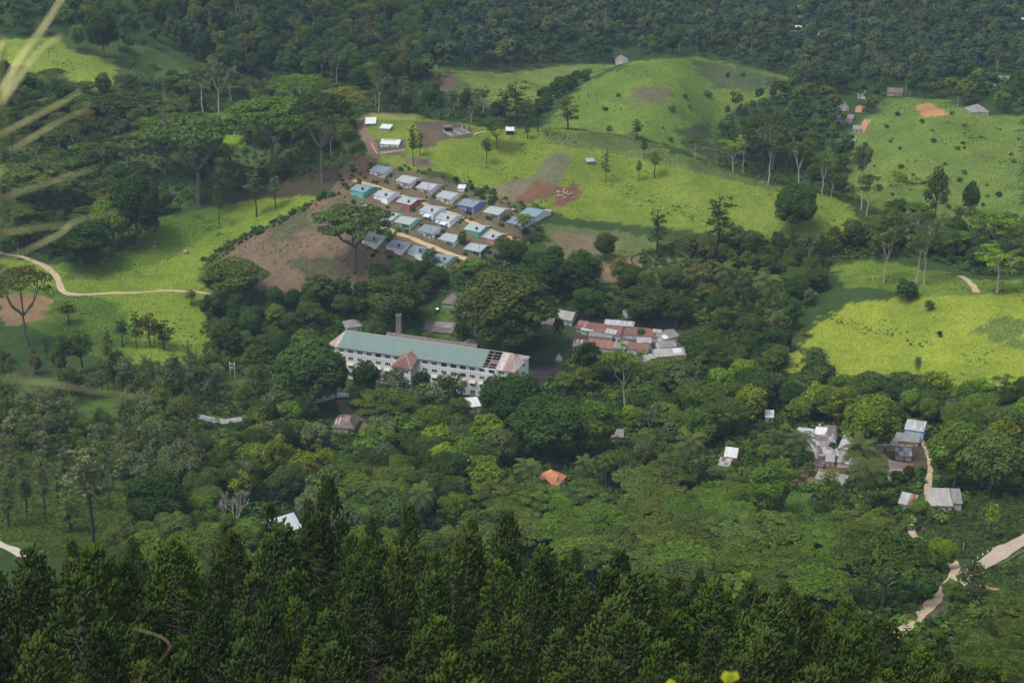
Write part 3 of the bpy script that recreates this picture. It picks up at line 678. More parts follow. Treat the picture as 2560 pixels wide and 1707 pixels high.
# right-hand settlement
RS = 'patched roofs of the right-hand settlement'
shed(C7(940,392), C7(1140,352), 12, 2.6, 'mono', 'mixed', (.42,.40,.36), 'long patched silver roof sloping down towards the yard, largest in the right-hand settlement', rise=3.2, group=RS, patches=((-.3,.45,.45,.72,'grey'),))
shed(C7(800,262), C7(905,290), 9, 3.4, 'mono', 'silver', (.4,.4,.4), 'narrow silver roof left of the white sheet in the right-hand settlement', rise=2.0, windows=0, group=RS)
shed(C7(905,250), C7(1010,245), 8, 4.4, 'mono', 'white', (.5,.5,.5), 'bright white flat roof sheet in the middle of the right-hand settlement', rise=2.0, windows=0, group=RS)
shed(C7(755,190), C7(985,178), 6, 4.6, 'gable', 'silver', (.3,.3,.3), 'rearmost silver and brown roof under the dish in the right-hand settlement', rise=1.2, windows=0, group=RS)
shed(C7(1012,248), C7(1115,246), 9, 4.0, 'mono', 'brown', (.3,.27,.24), 'dark brown square roof beside the bright white sheet', rise=2.0, windows=0, group=RS)
shed(C7(1120,318), C7(1215,318), 10, 3.0, 'mono', 'silver', (.45,.42,.45), 'lilac-silver roof next to the big bright tree', rise=2.4, windows=0, group=RS)
shed(C7(1425,300), C7(1668,296), 5.2, 2.6, 'mono', 'grey', (.34,.31,.29), 'low stained grey lean-to roof right of the big bright tree', rise=1.0, group=RS)
shed(C7(1440,235), C7(1850,236), 6.5, 3.3, 'gable', 'grey', (.50,.46,.38), 'long grey-roofed house with cream wall and dark doorway', rise=2.0, group=RS)
r_ = shed(C7(1712,150), C7(1890,152), 6, 5.6, 'mono', 'silver', (.28,.42,.62), 'tall house with sky blue wall and silver roof at the end of the cream row', rise=1.4, windows=0, group=RS)
shed(C7(912,585), C7(1180,598), 8, 2.6, 'gable', 'grey', (.36,.35,.33), 'grey-roofed house with brown far slope and white ridge strip above the lawn', rise=2.2, group=RS, patches=((-.5,.25,.72,1.0,'redrust'),))
shed(C7(1110,440), C7(1350,440), 6, 2.6, 'gable', 'mixed', (.34,.3,.27), 'jumbled white and rust roof behind the tall palm', rise=1.6, group=RS)
shed(C7(1480,480), C7(1720,500), 7, 2.4, 'gable', 'brown', (.26,.22,.2), 'dark brown sheet roof with white edge sheets in the yard', rise=1.7, group=RS)
shed(C7(1590,580), C7(1770,560), 6.5, 2.4, 'gable', 'grey', (.3,.28,.27), 'grey roof with one white slope beside the dirt path', rise=1.7, group=RS, patches=((.1,.5,0,1.0,'redwhite'),))
shed(C7(1635,385), C7(1785,390), 5, 2.2, 'mono', 'mixed', (.3,.28,.27), 'spotted white and brown shed roof below the cream house', 'shed', rise=.8, group=RS)
shed(C7(1655,805), C7(1800,808), 8, 2.8, 'gable', 'silver', (.4,.38,.36), 'half white half rusty red roofed house beside the path', rise=2.4, group=RS, patches=((.08,.5,.0,1.0,'redwhite'),))
r_ = shed(C7(1932,832), C7(2150,832), 8.5, 2.7, 'mono', 'palegrey', (.36,.33,.29), 'pale concrete-roofed house standing alone right of the path', rise=2.2, group=RS)
shed(C7(2145,810), C7(2235,808), 7, 3.2, 'mono', 'grey', (.33,.31,.29), 'darker rear block of the pale concrete-roofed house', rise=1.8, windows=0, group=RS)
shed(C7(105,388), C7(222,395), 5.5, 3.0, 'gable', 'white', (.30,.13,.10), 'white-roofed red brick house among bananas left of the settlement', rise=2.6)
shed(C7(470,45), C7(552,42), 5, 2.8, 'mono', 'white', (.4,.4,.4), 'small pale roof among the trees above the banana clump', 'shed', rise=.8)
shed((1405,1118+0), (1412,1118), 3, 2, 'mono', 'grey', (.2,.2,.2), 'scrap of grey roof beside the bare twiggy tree', 'shed') if False else None
shed((1526,1092), (1560,1088), 7, 2.6, 'gable', 'grey', (.36,.30,.25), 'grey roofed cottage deep in the trees right of the bare twiggy tree', rise=1.8)
for pl, pr, d, rf, lab in [((1250,478),(1395,462),5,'grey','small grey roof squeezed behind the tall yard palm'),((1365,575),(1490,575),5,'brown','dark brown roof beside the right-hand spiky palm'),((1705,528),(1792,520),4.5,'redrust','little red rusted roof at the edge of the dirt path'),
    ((1010,440),(1095,430),4,'palegrey','pale lean-to roof at the foot of the long patched silver roof'),((1215,250),(1330,268),5,'grey','grey roof glimpsed under the big bright tree'),((1300,395),(1420,392),4.5,'mixed','small patched roof below the low stained lean-to'),((890,470),(985,468),3.5,'brown','narrow brown roof above the dirt yard'),((40,470),(150,478),5,'mixed','low patched roof among bananas below the red brick house')]:
    shed(C7(*pl), C7(*pr), d, 2.5, 'mono', rf, (.33,.30,.27), lab, 'shed', rise=d * .2, group=RS if '(40' not in str(pl) else None)
# far houses
FH = 'far houses on the wooded slope'
shed((1536,146), (1574,152), 9, 2.8, 'gable', 'grey', (.26,.24,.22), 'grey-roofed house on the forest edge behind the green hill', rise=2.6, group=FH)
shed((2143,236), (2170,240), 9, 2.8, 'gable', 'grey', (.34,.32,.3), 'pale roofed house at the head of the orange track', rise=2.2, group=FH)
shed((2218,231), (2258,228), 8, 2.8, 'gable', 'brown', (.3,.26,.24), 'long brown roof beside the dark round tree on the far slope', rise=2.0, group=FH)
shed((2099,268), (2124,266), 9, 3.2, 'front', 'grey', (.40,.38,.36), 'small far house showing its pointed gable end', rise=3.2, group=FH)
shed((2072,292), (2130,298), 8, 2.6, 'gable', 'grey', (.32,.30,.29), 'low grey roofs below the pointed far house', rise=1.8, group=FH)
shed((2105,352), (2140,348), 7, 2.8, 'gable', 'grey', (.42,.41,.40), 'pale framed house at the lower end of the orange track', rise=1.8, group=FH)
shed((2132,322), (2152,324), 6, 2.6, 'gable', 'grey', (.3,.28,.27), 'small grey roof beside the lower orange track', rise=1.6, group=FH)
shed((2427,277), (2474,279), 11, 2.8, 'hip', 'grey', (.28,.26,.23), 'grey hip-roofed house right of the bare orange patch', rise=3.4, group=FH)
shed((2468,206), (2536,203), 11, 3.0, 'gable', 'grey', (.34,.30,.27), 'wide grey-roofed house highest on the far right slope', rise=3.2, group=FH)
shed((1983,22), (1996,23), 7, 2.6, 'gable', 'palegrey', (.5,.47,.45), 'topmost pale house among the far trees', rise=1.8, group=FH)
shed((1994,36), (2006,37), 5, 2.6, 'gable', 'white', (.5,.5,.5), 'small white roof under the topmost pale house', rise=1.4, group=FH)
shed((1984,70), (2008,73), 6, 2.6, 'gable', 'white', (.45,.45,.44), 'narrow pale roof in the far wood', rise=1.4, group=FH)
shed((2061,84), (2094,70), 6, 2.8, 'gable', 'aqua', (.45,.42,.42), 'long blue-white roof slanting through the far wood', rise=1.6, group=FH)
shed((2080,90), (2098,82), 6, 2.8, 'gable', 'palegrey', (.5,.46,.34), 'cream house below the slanting blue-white roof', rise=1.4, group=FH)
shed((1978,105), (2000,105), 6, 2.8, 'gable', 'palegrey', (.4,.38,.36), 'pale house lowest in the far wood', rise=1.4, group=FH)
shed((2546,52), (2566,54), 8, 2.8, 'gable', 'white', (.5,.5,.5), 'pale house at the far upper right corner', rise=1.8, group=FH)
# building site above the village
C8 = lambda x, y: (880 + x / 5.345, 270 + y / 5.345)
shed(C8(170,212), C8(318,175), 6.5, 2.6, 'mono', 'white', (.16,.15,.13), 'white sheet-roofed shelter at the top left of the building site', 'shelter', rise=1.6, windows=0)
shed(C8(362,272), C8(502,266), 5, 2.4, 'mono', 'white', (.28,.25,.22), 'small white sheet-roofed shelter on the grass of the building site', 'shelter', rise=.9, windows=0)
shed(C8(370,478), C8(625,478), 8, 2.2, 'gable', 'white', (.62,.60,.57), 'long white house with white roof above the blue-grey lilac cottage', rise=1.5, patches=((-.4,.3,.75,.9,'grey'),))
shed(C8(1232,262), C8(1340,262), 4, 2.4, 'mono', 'brown', (.02,.02,.022), 'black tarpaulin shed beside the new foundations', 'shed', rise=.3, windows=0)
shed(C8(2055,300), C8(2170,308), 5, 2.6, 'mono', 'white', (.03,.03,.04), 'white-roofed hut with black tarpaulin sides at the end of the building site', 'hut', rise=.9, windows=0)
shed((1467,402), (1489,404), 4, 2.4, 'mono', 'palegrey', (.14,.12,.11), 'lone small shelter with pale roof in the middle of the yellow-green hillside', 'shelter', rise=.6, windows=0)
shed((1143,470), (1162,472), 4, 2.2, 'mono', 'white', (.4,.4,.4), 'white-roofed hut in the bushes behind the cream cottage', 'hut', rise=.6, windows=0)
# new foundations: low walls on a grid
a = at1(*C8(1345,392)); b = at1(*C8(1588,352)); u = (b - a); u.z = 0; L = u.length; ang = math.atan2(u.y, u.x); u.normalize(); v = Vector((-u.y, u.x, 0))
c = a + u * L/2 + v * 6
f = empty('house_foundation', (c.x, c.y, float(hgt(c.x, c.y)) - .2), ang, 'grid of low grey foundation walls on the building site', 'foundation')
for x0, x1, y0, y1 in ((-L/2,L/2,-6,-5.7),(-L/2,L/2,6,6.3),(-L/2,-L/2+.3,-5.7,6),(L/2-.3,L/2,-5.7,6),(-.15,.15,-5.7,6),(-L/2+.3,-.15,0,.3),(.15,L/2-.3,0,.3),(.15,L/2-.3,3,3.3)):
    k = MB(); k.box(x0,x1,y0,y1,-1.5,1.1); k.build('low_wall', M_CEM, f)
k = MB(); k.box(-L/2+.3,L/2-.3,-5.7,6,-1.5,.35); k.build('floor_slab', plain('dark_slab',(.12,.115,.11)), f)
for x in (-L/2-1, L/2-.4, L/2+2.5):
    p = c + u * x + v * (-5 if x < 0 else 4)
    k = MB(); k.box(-.12,.12,-.12,.12,-1,3.0); o = k.build('concrete_post', M_POSTW, None); o.location = (p.x, p.y, float(hgt(p.x, p.y)))
    tag(o, 'pale concrete post standing at the new foundations', 'post', 'posts at the new foundations')
def low_wall(pix, h, w, m, label, name='low_wall'):
    P_ = at([p[0] for p in pix], [p[1] for p in pix]); mb = MB()
    for i in range(len(P_) - 1):
        a, b = Vector(P_[i]), Vector(P_[i+1]); d = (b - a); d.z = 0; d.normalize(); n = Vector((-d.y, d.x, 0)) * w / 2
        q = [a - n, b - n, b + n, a + n]
        mb.poly([p - Vector((0,0,.8)) for p in q] + [p + Vector((0,0,h)) for p in q], [(0,3,2,1),(4,5,6,7),(0,1,5,4),(1,2,6,5),(2,3,7,6),(3,0,4,7)])
    tag(mb.build(name, m), label, 'wall')
low_wall([C8(255,490), C8(300,560), C8(335,630)], .8, .4, plain('pink_wall', (.5,.33,.28)), 'pinkish low wall running down beside the earth road')
low_wall([C8(375,612), C8(520,598), C8(712,575)], .9, .4, plain('pale_wall', (.5,.45,.38)), 'pale low wall below the long white house')
low_wall([C8(1640,365), C8(1700,345), C8(1790,335)], .8, .8, plain('pale_rubble', (.5,.46,.4)), 'pale rubble wall right of the new foundations')

# ---------------------------------------------------------------- the factory
fl = Vector(); u_, f_, w_ = ray(816, 864); t_ = (14.3 - CAM_H) / w_; FL = Vector((float(u_*t_), float(f_*t_), 0))
u_, f_, w_ = ray(1287, 931); t_ = (14.3 - CAM_H) / w_; FR = Vector((float(u_*t_), float(f_*t_), 0))
FU = (FR - FL).normalized(); FV = Vector((-FU.y, FU.x, 0)); FLEN = (FR - FL).length; FD = 20.3
FANG = math.atan2(FU.y, FU.x)
def factory():
    root = empty('factory', FL + FU * FLEN/2 + FV * FD/2, FANG, 'long four-storey grey factory with green roof and rusted roof ends', 'factory')
    q = FL + FU * FLEN/2 + FV * FD/2; FOOT.append((q.x, q.y, FANG, FLEN/2 + 1, FD/2 + 10))
    H, OV, rise = 14.3, .9, 4.5; L = FLEN - 2 * OV; D = FD - 2 * OV; x0, x1, y0, y1 = -L/2, L/2, -D/2, D/2
    wm = plain('factory_wall', (.60,.61,.625), .9, .07, .25, ((.40,.40,.41), .64))
    we = plain('factory_end_wall', (.74,.74,.73), .9, .07, .3, ((.36,.35,.33), .62))
    w = MB(); w.box(x0, x1, y0, y1, -4, H - .35); w.box(x0+.4, x1-.4, y0+.4, y1-.4, H - .349, H - .33, 1)  # solid body; near-black top sheet stands in for the shaded loft
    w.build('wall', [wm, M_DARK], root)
    # roof: x stations along the eave, measured from the left eave corner
    S = lambda e: -FLEN/2 + e
    ha, hb = 5.3, 4.4; Yf, Yb = -FD/2, FD/2; zE, zR = H, H + rise; th = .1
    gx0, gx1, ox1 = S(5.3), S(FLEN * .828), S(FLEN * .90)
    rxa, rxb = S(ha), S(FLEN - hb)
    def sl(mb, xa, xb, back=False, mi=0):
        mb.slab([(xa,Yf,zE),(xb,Yf,zE),(xb,0,zR),(xa,0,zR)] if not back else [(xa,0,zR),(xb,0,zR),(xb,Yb,zE),(xa,Yb,zE)], th, mi)
    g = MB(); sl(g, gx0, gx1); g.build('roof', M_ROOF['green'], root)
    g = MB(); sl(g, gx0, ox1, True); g.build('rear_roof', M_ROOF['rust'], root)
    M_END = sheet('weathered_rust_roof', [(.24,.105,.08), (.40,.355,.32), (.45,.42,.38), (.21,.09,.07), (.36,.33,.31)], px=2.0, py=30, streak=.6, seed=1)
    M_END2 = sheet('bleached_rust_roof', [(.46,.43,.39), (.40,.36,.33), (.50,.47,.44), (.30,.18,.14)], px=1.6, py=2.5, streak=.7, seed=2)
    g = MB(); g.slab([(S(0),Yf,zE),(gx0,Yf,zE),(rxa,0,zR)], th); g.slab([(S(0),Yb,zE),(S(0),Yf,zE),(rxa,0,zR)], th); g.slab([(gx0,Yb,zE),(S(0),Yb,zE),(rxa,0,zR)], th)
    g.build('rusted_roof_end', M_END, root)
    g = MB(); g.slab([(ox1,Yf,zE),(S(FLEN),Yf,zE),(rxb,0,zR),(ox1,0,zR)], th, 0); g.slab([(S(FLEN),Yf,zE),(S(FLEN),Yb,zE),(rxb,0,zR)], th, 1); g.slab([(ox1,0,zR),(rxb,0,zR),(S(FLEN),Yb,zE),(ox1,Yb,zE)], th, 1)
    o = g.build('rusted_roof_end', [M_END, M_END2], root); o['label'] = 'rusted and bleached right roof end'
    g = MB()   # bare rafters and purlins where the sheets are gone
    n = 6
    for i in range(1, n):
        f = i / n; y = Yf * (1 - f); z = zE + rise * f
        g.box(gx1, ox1, y - .06, y + .06, z - .2, z - .06)
    for x in (gx1 + .1, (gx1 + ox1) / 2 - .6, ox1 - .1):
        g.tube([(x, Yf, zE - .3), (x, 0, zR - .3)], .11, 4)
    g.build('rafters', plain('bare_rafter', (.42,.38,.33), .9), root)
    k = MB(); k.slab([(gx1 + 3.2, Yf + 3, zE + rise*.3 - .02), (ox1, Yf + 3, zE + rise*.3 - .02), (ox1, Yf + 5.4, zE + rise*.53 - .02), (gx1 + 3.2, Yf + 5.4, zE + rise*.53 - .02)], .05)
    k.build('roof_remnant', M_ROOF['brown'], root)
    for (a, b) in (((S(0),Yf,zE),(rxa,0,zR)), ((S(FLEN),Yf,zE),(rxb,0,zR)), ((rxa,0,zR),(rxb,0,zR))):
        k = MB(); a = Vector(a); b = Vector(b); k.tube([a + Vector((0,0,.03)), b + Vector((0,0,.03))], .14, 5); k.build('ridge_cap', plain('ridge_sheet', (.42,.37,.33)), root)
    # rear low wing whose brown roof shows above the ridge line
    k = MB(); k.box(S(20), S(FLEN*.70), y1 + .003, y1 + 9, -3, 11); k.build('rear_wing', wm, root)
    k = MB(); k.slab([(S(19.5),y1+.5,12.9),(S(FLEN*.70)+.5,y1+.5,12.9),(S(FLEN*.70)+.5,y1+5,14.8),(S(19.5),y1+5,14.8)], .12); k.slab([(S(19.5),y1+5,14.8),(S(FLEN*.70)+.5,y1+5,14.8),(S(FLEN*.70)+.5,y1+9.5,12.6),(S(19.5),y1+9.5,12.6)], .12)
    k.box(S(20), S(FLEN*.70), y1 + 2, y1 + 8.8, 11.003, 12.5, 0)
    k.build('rear_wing_roof', M_ROOF['brown'], root)
    # windows
    bay = FLEN / 20.0
    def win(cx, z, wd, ht, dark=False, face='-y', y=None, panes=3):
        f = window_part(root, cx, y0 if y is None else y, z, wd, ht, face, panes, M_WHITE)
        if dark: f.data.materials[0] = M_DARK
        return f
    opened = {(0,5),(0,12),(0,13),(0,14),(1,14),(0,17)}  # frames coloured near-black too, as if open onto a shaded room
    px0, px1 = S(33.4), S(43.5)
    for i in range(20):
        cx = S((i + .5) * bay + .2)
        porch = px0 - .8 < cx < px1 + .8
        for row, (z, ht) in enumerate(((12.75,1.55),(9.25,1.65))):
            if porch and row == 1: continue
            win(cx, z, 2.7, ht, (row, i) in opened)
        if not porch:
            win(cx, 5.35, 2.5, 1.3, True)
            a = MB(); n = 6     # curved cream hood over each window
            for j in range(n):
                t0, t1 = math.pi/2 * j/n, math.pi/2 * (j+1)/n
                q = [(cx + sx, y0 - .02 - 1.2 * math.sin(t), 6.15 + .95 * math.cos(t)) for t in (t0, t1) for sx in (-1.5, 1.5)]
                q = [q[0], q[1], q[3], q[2]]; a.slab([q[3], q[2], q[1], q[0]] , .05)
            a.build('awning', M_CREAM, root)
            win(cx, 1.55, 2.6, 2.3, False, panes=4)
            k = MB(); k.poly([(cx + 1.3*math.cos(math.pi*j/8), y0 - s, 2.72 + .5*math.sin(math.pi*j/8)) for s in (.05, -.01) for j in range(9)],
                             [tuple(range(8,-1,-1)), tuple(range(9,18))] + [(j, j+1, 10+j, 9+j) for j in range(8)]); k.build('window_arch', M_WHITE, root)
    p = MB()
    for i in range(21):
        x = S(min(max(i * bay, 1.2), FLEN - 1.2)); p.box(x - .22, x + .22, y0 - .12, y0 - .003, -4, 11.0)
    p.build('pilasters', wm, root)
    p = MB(); p.box(x0, x1, y0 - .16, y0 - .004, 11.0, 11.35); p.box(x0, x1, y0 - .1, y0 - .004, 3.45, 3.65); p.build('string_course', wm, root)
    for yy in (-5.5, 0, 5.5):
        for z in (12.6, 8.8): win(x1, z, 1.8, 1.9, yy != 0 or z > 10, '+x', yy, 2) if False else None
    for yy, z, wd, ht in ((-6,12.4,1.6,1.7),(-3.6,11.9,1.2,2.4),(3.5,12.6,2.4,2.0),(3.5,8.6,2.4,2.0),(-5,8.4,2.0,1.8),(3.5,4.8,2.2,1.8)):
        f = window_part(root, x1, yy, z, wd, ht, '+x', 2, M_WHITE)
    e = MB(); e.box(x1 + .003, x1 + .05, y0 - .1, y1, -4, H - .36)
    for yy in (y0 + .1, y1 - .3): e.box(x1 + .05, x1 + .3, yy - .3, yy + .3, -4, H - .5)
    e.build('end_wall', we, root)
    for f in [c for c in root.children if c.name.startswith('window') and abs(c.location.x - x1) < .01]: f.location.x += .05
    # projecting stair block; its hipped roof runs up into the main roof
    pc = (px0 + px1) / 2; PY = Yf - 4.0; Hp = 10.3
    b = MB(); b.box(px0 + .5, px1 - .5, PY + .6, y0 - .003, -4, Hp + .1); b.box(px0 + .8, px1 - .8, PY + 2.6, y0 - .003, Hp + .1, Hp + 1.6); b.build('stair_block', wm, root)
    r = MB(); A, B_ = (px0, PY, Hp + .1), (px1, PY, Hp + .1); ap = (S(40.6), Yf + 3.5, 16.1)
    Q0, Q1 = (S(36.6), Yf - .1, 14.35), (S(45.6), Yf - .1, 14.35)
    r0 = (S(39.8), Yf - .6, 15.5); ap = (S(40.6), Yf + 3.5, 16.35); r.slab([A, B_, r0], .1); r.slab([B_, Q1, r0], .1); r.slab([Q1, ap, r0], .1); r.slab([Q0, A, r0], .1); r.slab([ap, Q0, r0], .1); r.build('stair_block_roof', M_ROOF['redrust'], root)
    for a_, b_ in ((A, r0), (B_, r0), (r0, ap)):
        k = MB(); k.tube([Vector(a_) + Vector((0,0,.03)), Vector(b_) + Vector((0,0,.03))], .14, 5); k.build('ridge_cap', plain('ridge_sheet', (.42,.36,.32)), root)
    for dx in (-2.3, 2.3): window_part(root, pc + dx, PY + .6, 8.7, 2.7, 1.6, '-y', 3)
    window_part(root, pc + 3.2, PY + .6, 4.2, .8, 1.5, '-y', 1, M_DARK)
    window_part(root, px1 - .5, PY + 2.6, 8.7, 1.6, 1.6, '+x', 2)
    c = MB(); c.slab([(pc - 5, PY - 3.4, 2.3), (pc + 2, PY - 3.4, 2.3), (pc + 2, PY + .55, 3.1), (pc - 5, PY + .55, 3.1)], .1)
    for x in (pc - 4.8, pc + 1.8): c.box(x - .1, x + .1, PY - 3.2, PY - 3.0, -4, 2.22)
    c.build('entrance_canopy', M_ROOF['palegrey'], root)
    # white chutes left on the ridge
factory()
def chimney():
    c = at1(1000, 900); q = None
    u_, f_, w_ = ray(997, 786); y = 812.0; t = y / f_; x = float(u_ * t); ztop = CAM_H + float(w_ * t)
    root = empty('chimney', (x, y, 0), FANG + .2, 'tall square stained stone chimney behind the green factory roof', 'chimney')
    s = MB(); a, b = 1.7, 1.15
    s.poly([(-a,-a,-2),(a,-a,-2),(a,a,-2),(-a,a,-2),(-b,-b,ztop-.8),(b,-b,ztop-.8),(b,b,ztop-.8),(-b,b,ztop-.8)], [(0,3,2,1),(4,5,6,7),(0,1,5,4),(1,2,6,5),(2,3,7,6),(3,0,4,7)])
    s.build('stack', M_STONE, root)
    k = MB(); k.box(-1.4,1.4,-1.4,1.4,ztop-.799,ztop-.4); k.box(-1.25,1.25,-1.25,1.25,ztop-.4,ztop); k.box(-.8,.8,-.8,.8,ztop,ztop+.01,1); k.build('cap', [M_STONE, M_DARK], root)  # near-black sheet on the cap stands in for the shaded flue mouth
    k = MB(); k.tube([(b*.5,-a-.12,0),(b*.5,-b-.12,ztop-.5)], .06, 5); k.build('pipe', M_CEM, root)
chimney()
# ---------------------------------------------------------------- poles, posts, car, rocks, people
def pole(bx, by, ty, label, arms=1, m=None, group='utility poles', name='utility_pole'):
    p = at1(bx, by); h = (by - ty) * mpp(p) / math.cos(R(20))
    root = empty(name, p, ROW + .6 * arms, label, 'pole', group)
    s = MB(); s.tube([(0,0,-.5),(0,0,h)], [.17,.12], 6); s.build('shaft', m or M_CEM, root)
    if arms:
        a = MB(); a.box(-.9,.9,.13,.23,h-.5,h-.38); a.build('crossarm', M_WOOD, root)
        i = MB()
        for x in (-.75, 0, .75): i.tube([(x,.18,h-.379),(x,.18,h-.2)], .05, 5)
        i.build('insulators', M_WHITE, root)
pole(196,733,690,'grey utility pole beside the bend of the pale path')
pole(46,648,620,'thin pole at the left end of the pale path')
pole(124,705,672,'thin pole on the grass inside the pale path bend')
for x, y, t, lab in ((983.8,466,431,'pole in front of the lilac cottage'),(1072,497,455,'pole in front of the mauve cottage'),(1183,541,500,'pole in front of the deep blue cottage'),
    (1316,588,556,'pole at the lower end of the upper village road'),(1076,611,571,'pole in front of the blue roofed white cottage'),(1199,648,608,'pole in front of the dark green cottage'),
    (1037,668,644,'short pole below the lowest cottage row'),(1046,686,668,'short white pole at the edge of the bare field below the village'),(920,750,713,'pole at the lower edge of the bare field')):
    pole(x, y, t, 'pale concrete ' + lab)
pole(2393,272,248,'pole right of the bare orange patch on the far slope'); pole(2170,313,300,'short pole beside the orange track'); pole(2265,228,210,'pole on the skyline of the far green slope')
pole(1618,905,871,'tall pale pole beside the brown end of the front line house', 0); pole(1192,1078,1038,'pole in front of the white flat-roofed hut'); pole(2175,1128,1107,'thin pole in the settlement yard', 0)
pole(2408,1378,1353,'pale pole in the scrub above the concrete road', 0)
# H-frame
p = at1(582, 948); hf = empty('transformer_frame', p, -.2, 'white two-legged transformer frame in the trees left of the factory', 'pole')
for s in (-1, 1):
    k = MB(); k.box(s*1.1-.15, s*1.1+.15, -.15, .15, -1, 8.5); k.build('leg', M_POSTW, hf)
k = MB(); k.box(-1.6,1.6,-.31,-.155,7.6,7.8); k.box(-1.3,1.3,-.31,-.155,5.2,5.4); k.build('crossarm', M_POSTW, hf)
k = MB(); k.box(-.5,.5,-.9,-.32,5.4,6.4); k.build('transformer', M_CEM, hf)
for i, (x, y) in enumerate([(2418,1412),(2432,1405),(2444,1397),(2457,1389),(2469,1382),(2482,1374)]):
    p = at1(x, y); k = MB(); k.tube([(0,0,-.3),(0,0,.75),(0,0,.9)], [.2,.2,.08], 8); o = k.build('guard_post', M_WHITE, None); o.location = p; o.rotation_euler = (0,0,.3)
    tag(o, 'stubby white guard post on the upper edge of the concrete road', 'post', 'guard posts along the concrete road')
# low kerb wall along the concrete road
low_wall([(2462,1436),(2497,1415),(2560,1378),(2620,1344)], .3, .35, plain('mossy_kerb', (.12,.105,.085)), 'low concrete kerb wall on the lower edge of the concrete road', 'kerb_wall')
# dishes
for x, y, h, lab in ((2049,1060,6.5,'white dish on a mast above the rearmost settlement roof'),(1627,888,1.2,'white dish beside the brown end of the front line house'),(2151,221,4.5,'white dish over the pale house at the head of the orange track')):
    p = at1(x, y, h); r = empty('satellite_dish', p, 0, lab, 'dish', 'white satellite dishes')
    k = MB(); n = 12
    q = [(0,.0,0)] + [(.55*math.cos(2*math.pi*j/n), -.18, .55*math.sin(2*math.pi*j/n)) for j in range(n)] + [(0,.06,0)] + [(.55*math.cos(2*math.pi*j/n), -.15, .55*math.sin(2*math.pi*j/n)) for j in range(n)]
    k.poly(q, [(0, 1 + j, 1 + (j+1) % n) for j in range(n)] + [(n+1, n+2+(j+1) % n, n+2+j) for j in range(n)] + [(1+j, n+2+j, n+2+(j+1)%n, 1+(j+1)%n) for j in range(n)]); k.build('reflector', M_WHITE, r)
    k = MB(); k.tube([(0,.1,-h-.5),(0,.1,.1)], .05, 5); k.build('mast', M_CEM, r)
# car
def car(bx, by, ang, body, label):
    p = at1(bx, by); p.z = float(hgt(p.x, p.y)); r = empty('parked_car', p, ang, label, 'car')
    m = plain('car_paint', body, .3, .05, 1, None, .5); b = MB()
    prof = [(-2.0,.35),(2.05,.35),(2.1,.75),(1.1,.95),(.55,1.45),(-1.1,1.48),(-1.85,1.0),(-2.05,.9)]
    n = len(prof); b.poly([(x,-.82 if z < 1.1 else -.66,z) for x, z in prof] + [(x,.82 if z < 1.1 else .66,z) for x, z in prof],
           [tuple(range(n)), tuple(range(2*n-1, n-1, -1))] + [((i+1)%n, i, n+i, n+(i+1)%n) for i in range(n)])
    b.build('body', m, r)
    k = MB(); k.poly([(.60,-.62,1.43),(1.08,-.76,.99),(1.08,.76,.99),(.60,.62,1.43)], [(0,1,2,3)]); k.v = [(x+.03,y,z+.03) for x,y,z in k.v]; k.build('windscreen', M_GLASS, r)
    for s in (-1, 1):
        k = MB(); k.poly([(.45,s*.70,1.38),(.85,s*.79,1.0),(-1.5,s*.79,1.02),(-1.05,s*.70,1.4)], [(0,1,2,3) if s < 0 else (3,2,1,0)]); k.v = [(x,y+s*.03,z) for x,y,z in k.v]; k.build('side_window', M_GLASS, r)
        for x in (-1.3, 1.3):
            k = MB(); k.tube([(x,s*.62,.32),(x,s*.86,.32)], .32, 14); k.build('wheel', M_BLACKP, r)
        k = MB(); k.box(2.06,2.12,s*.6-.18,s*.6+.18,.62,.76); k.build('headlight', M_WHITE, r)
car(1095, 776, -1.9, (.03,.035,.05), 'dark car parked beside the brown hip-roofed house')
# rocks
def rock(bx, by, s, label, group):
    p = at1(bx, by); n = 10; v = []; f = []
    me = bpy.data.meshes.new('boulder'); import bmesh as bm_
    bm = bm_.new(); bm_.ops.create_icosphere(bm, subdivisions=2, radius=1)
    for q in bm.verts: q.co *= 1 + .28 * (math.sin(q.co.x * 3.1 + bx) + math.sin(q.co.y * 2.7 + by) + math.sin(q.co.z * 3.7)) / 3
    bm.to_mesh(me); bm.free(); me.materials.append(ROCKM); o = link('boulder', me, None, p); o.scale = (s, s * .8, s * .7); o.rotation_euler = (0, 0, bx)
    tag(o, label, 'boulder', group)
ROCKM = plain('pale_rock', (.24,.185,.135), .95, .3, 1)
rock(464,630,2.0,'largest pale boulder on the left meadow',None); rock(386,617,1.4,'pale boulder left of the largest one on the left meadow',None); rock(368,688,1.0,'small pale boulder low on the left meadow',None)
for i in range(16):
    rock(1408 + random.uniform(-16,22), 482 + random.uniform(-8,16), random.uniform(.5,1.3), 'brown boulder dug up beside the orange earth cut', 'boulders of the spoil heap beside the orange cut')
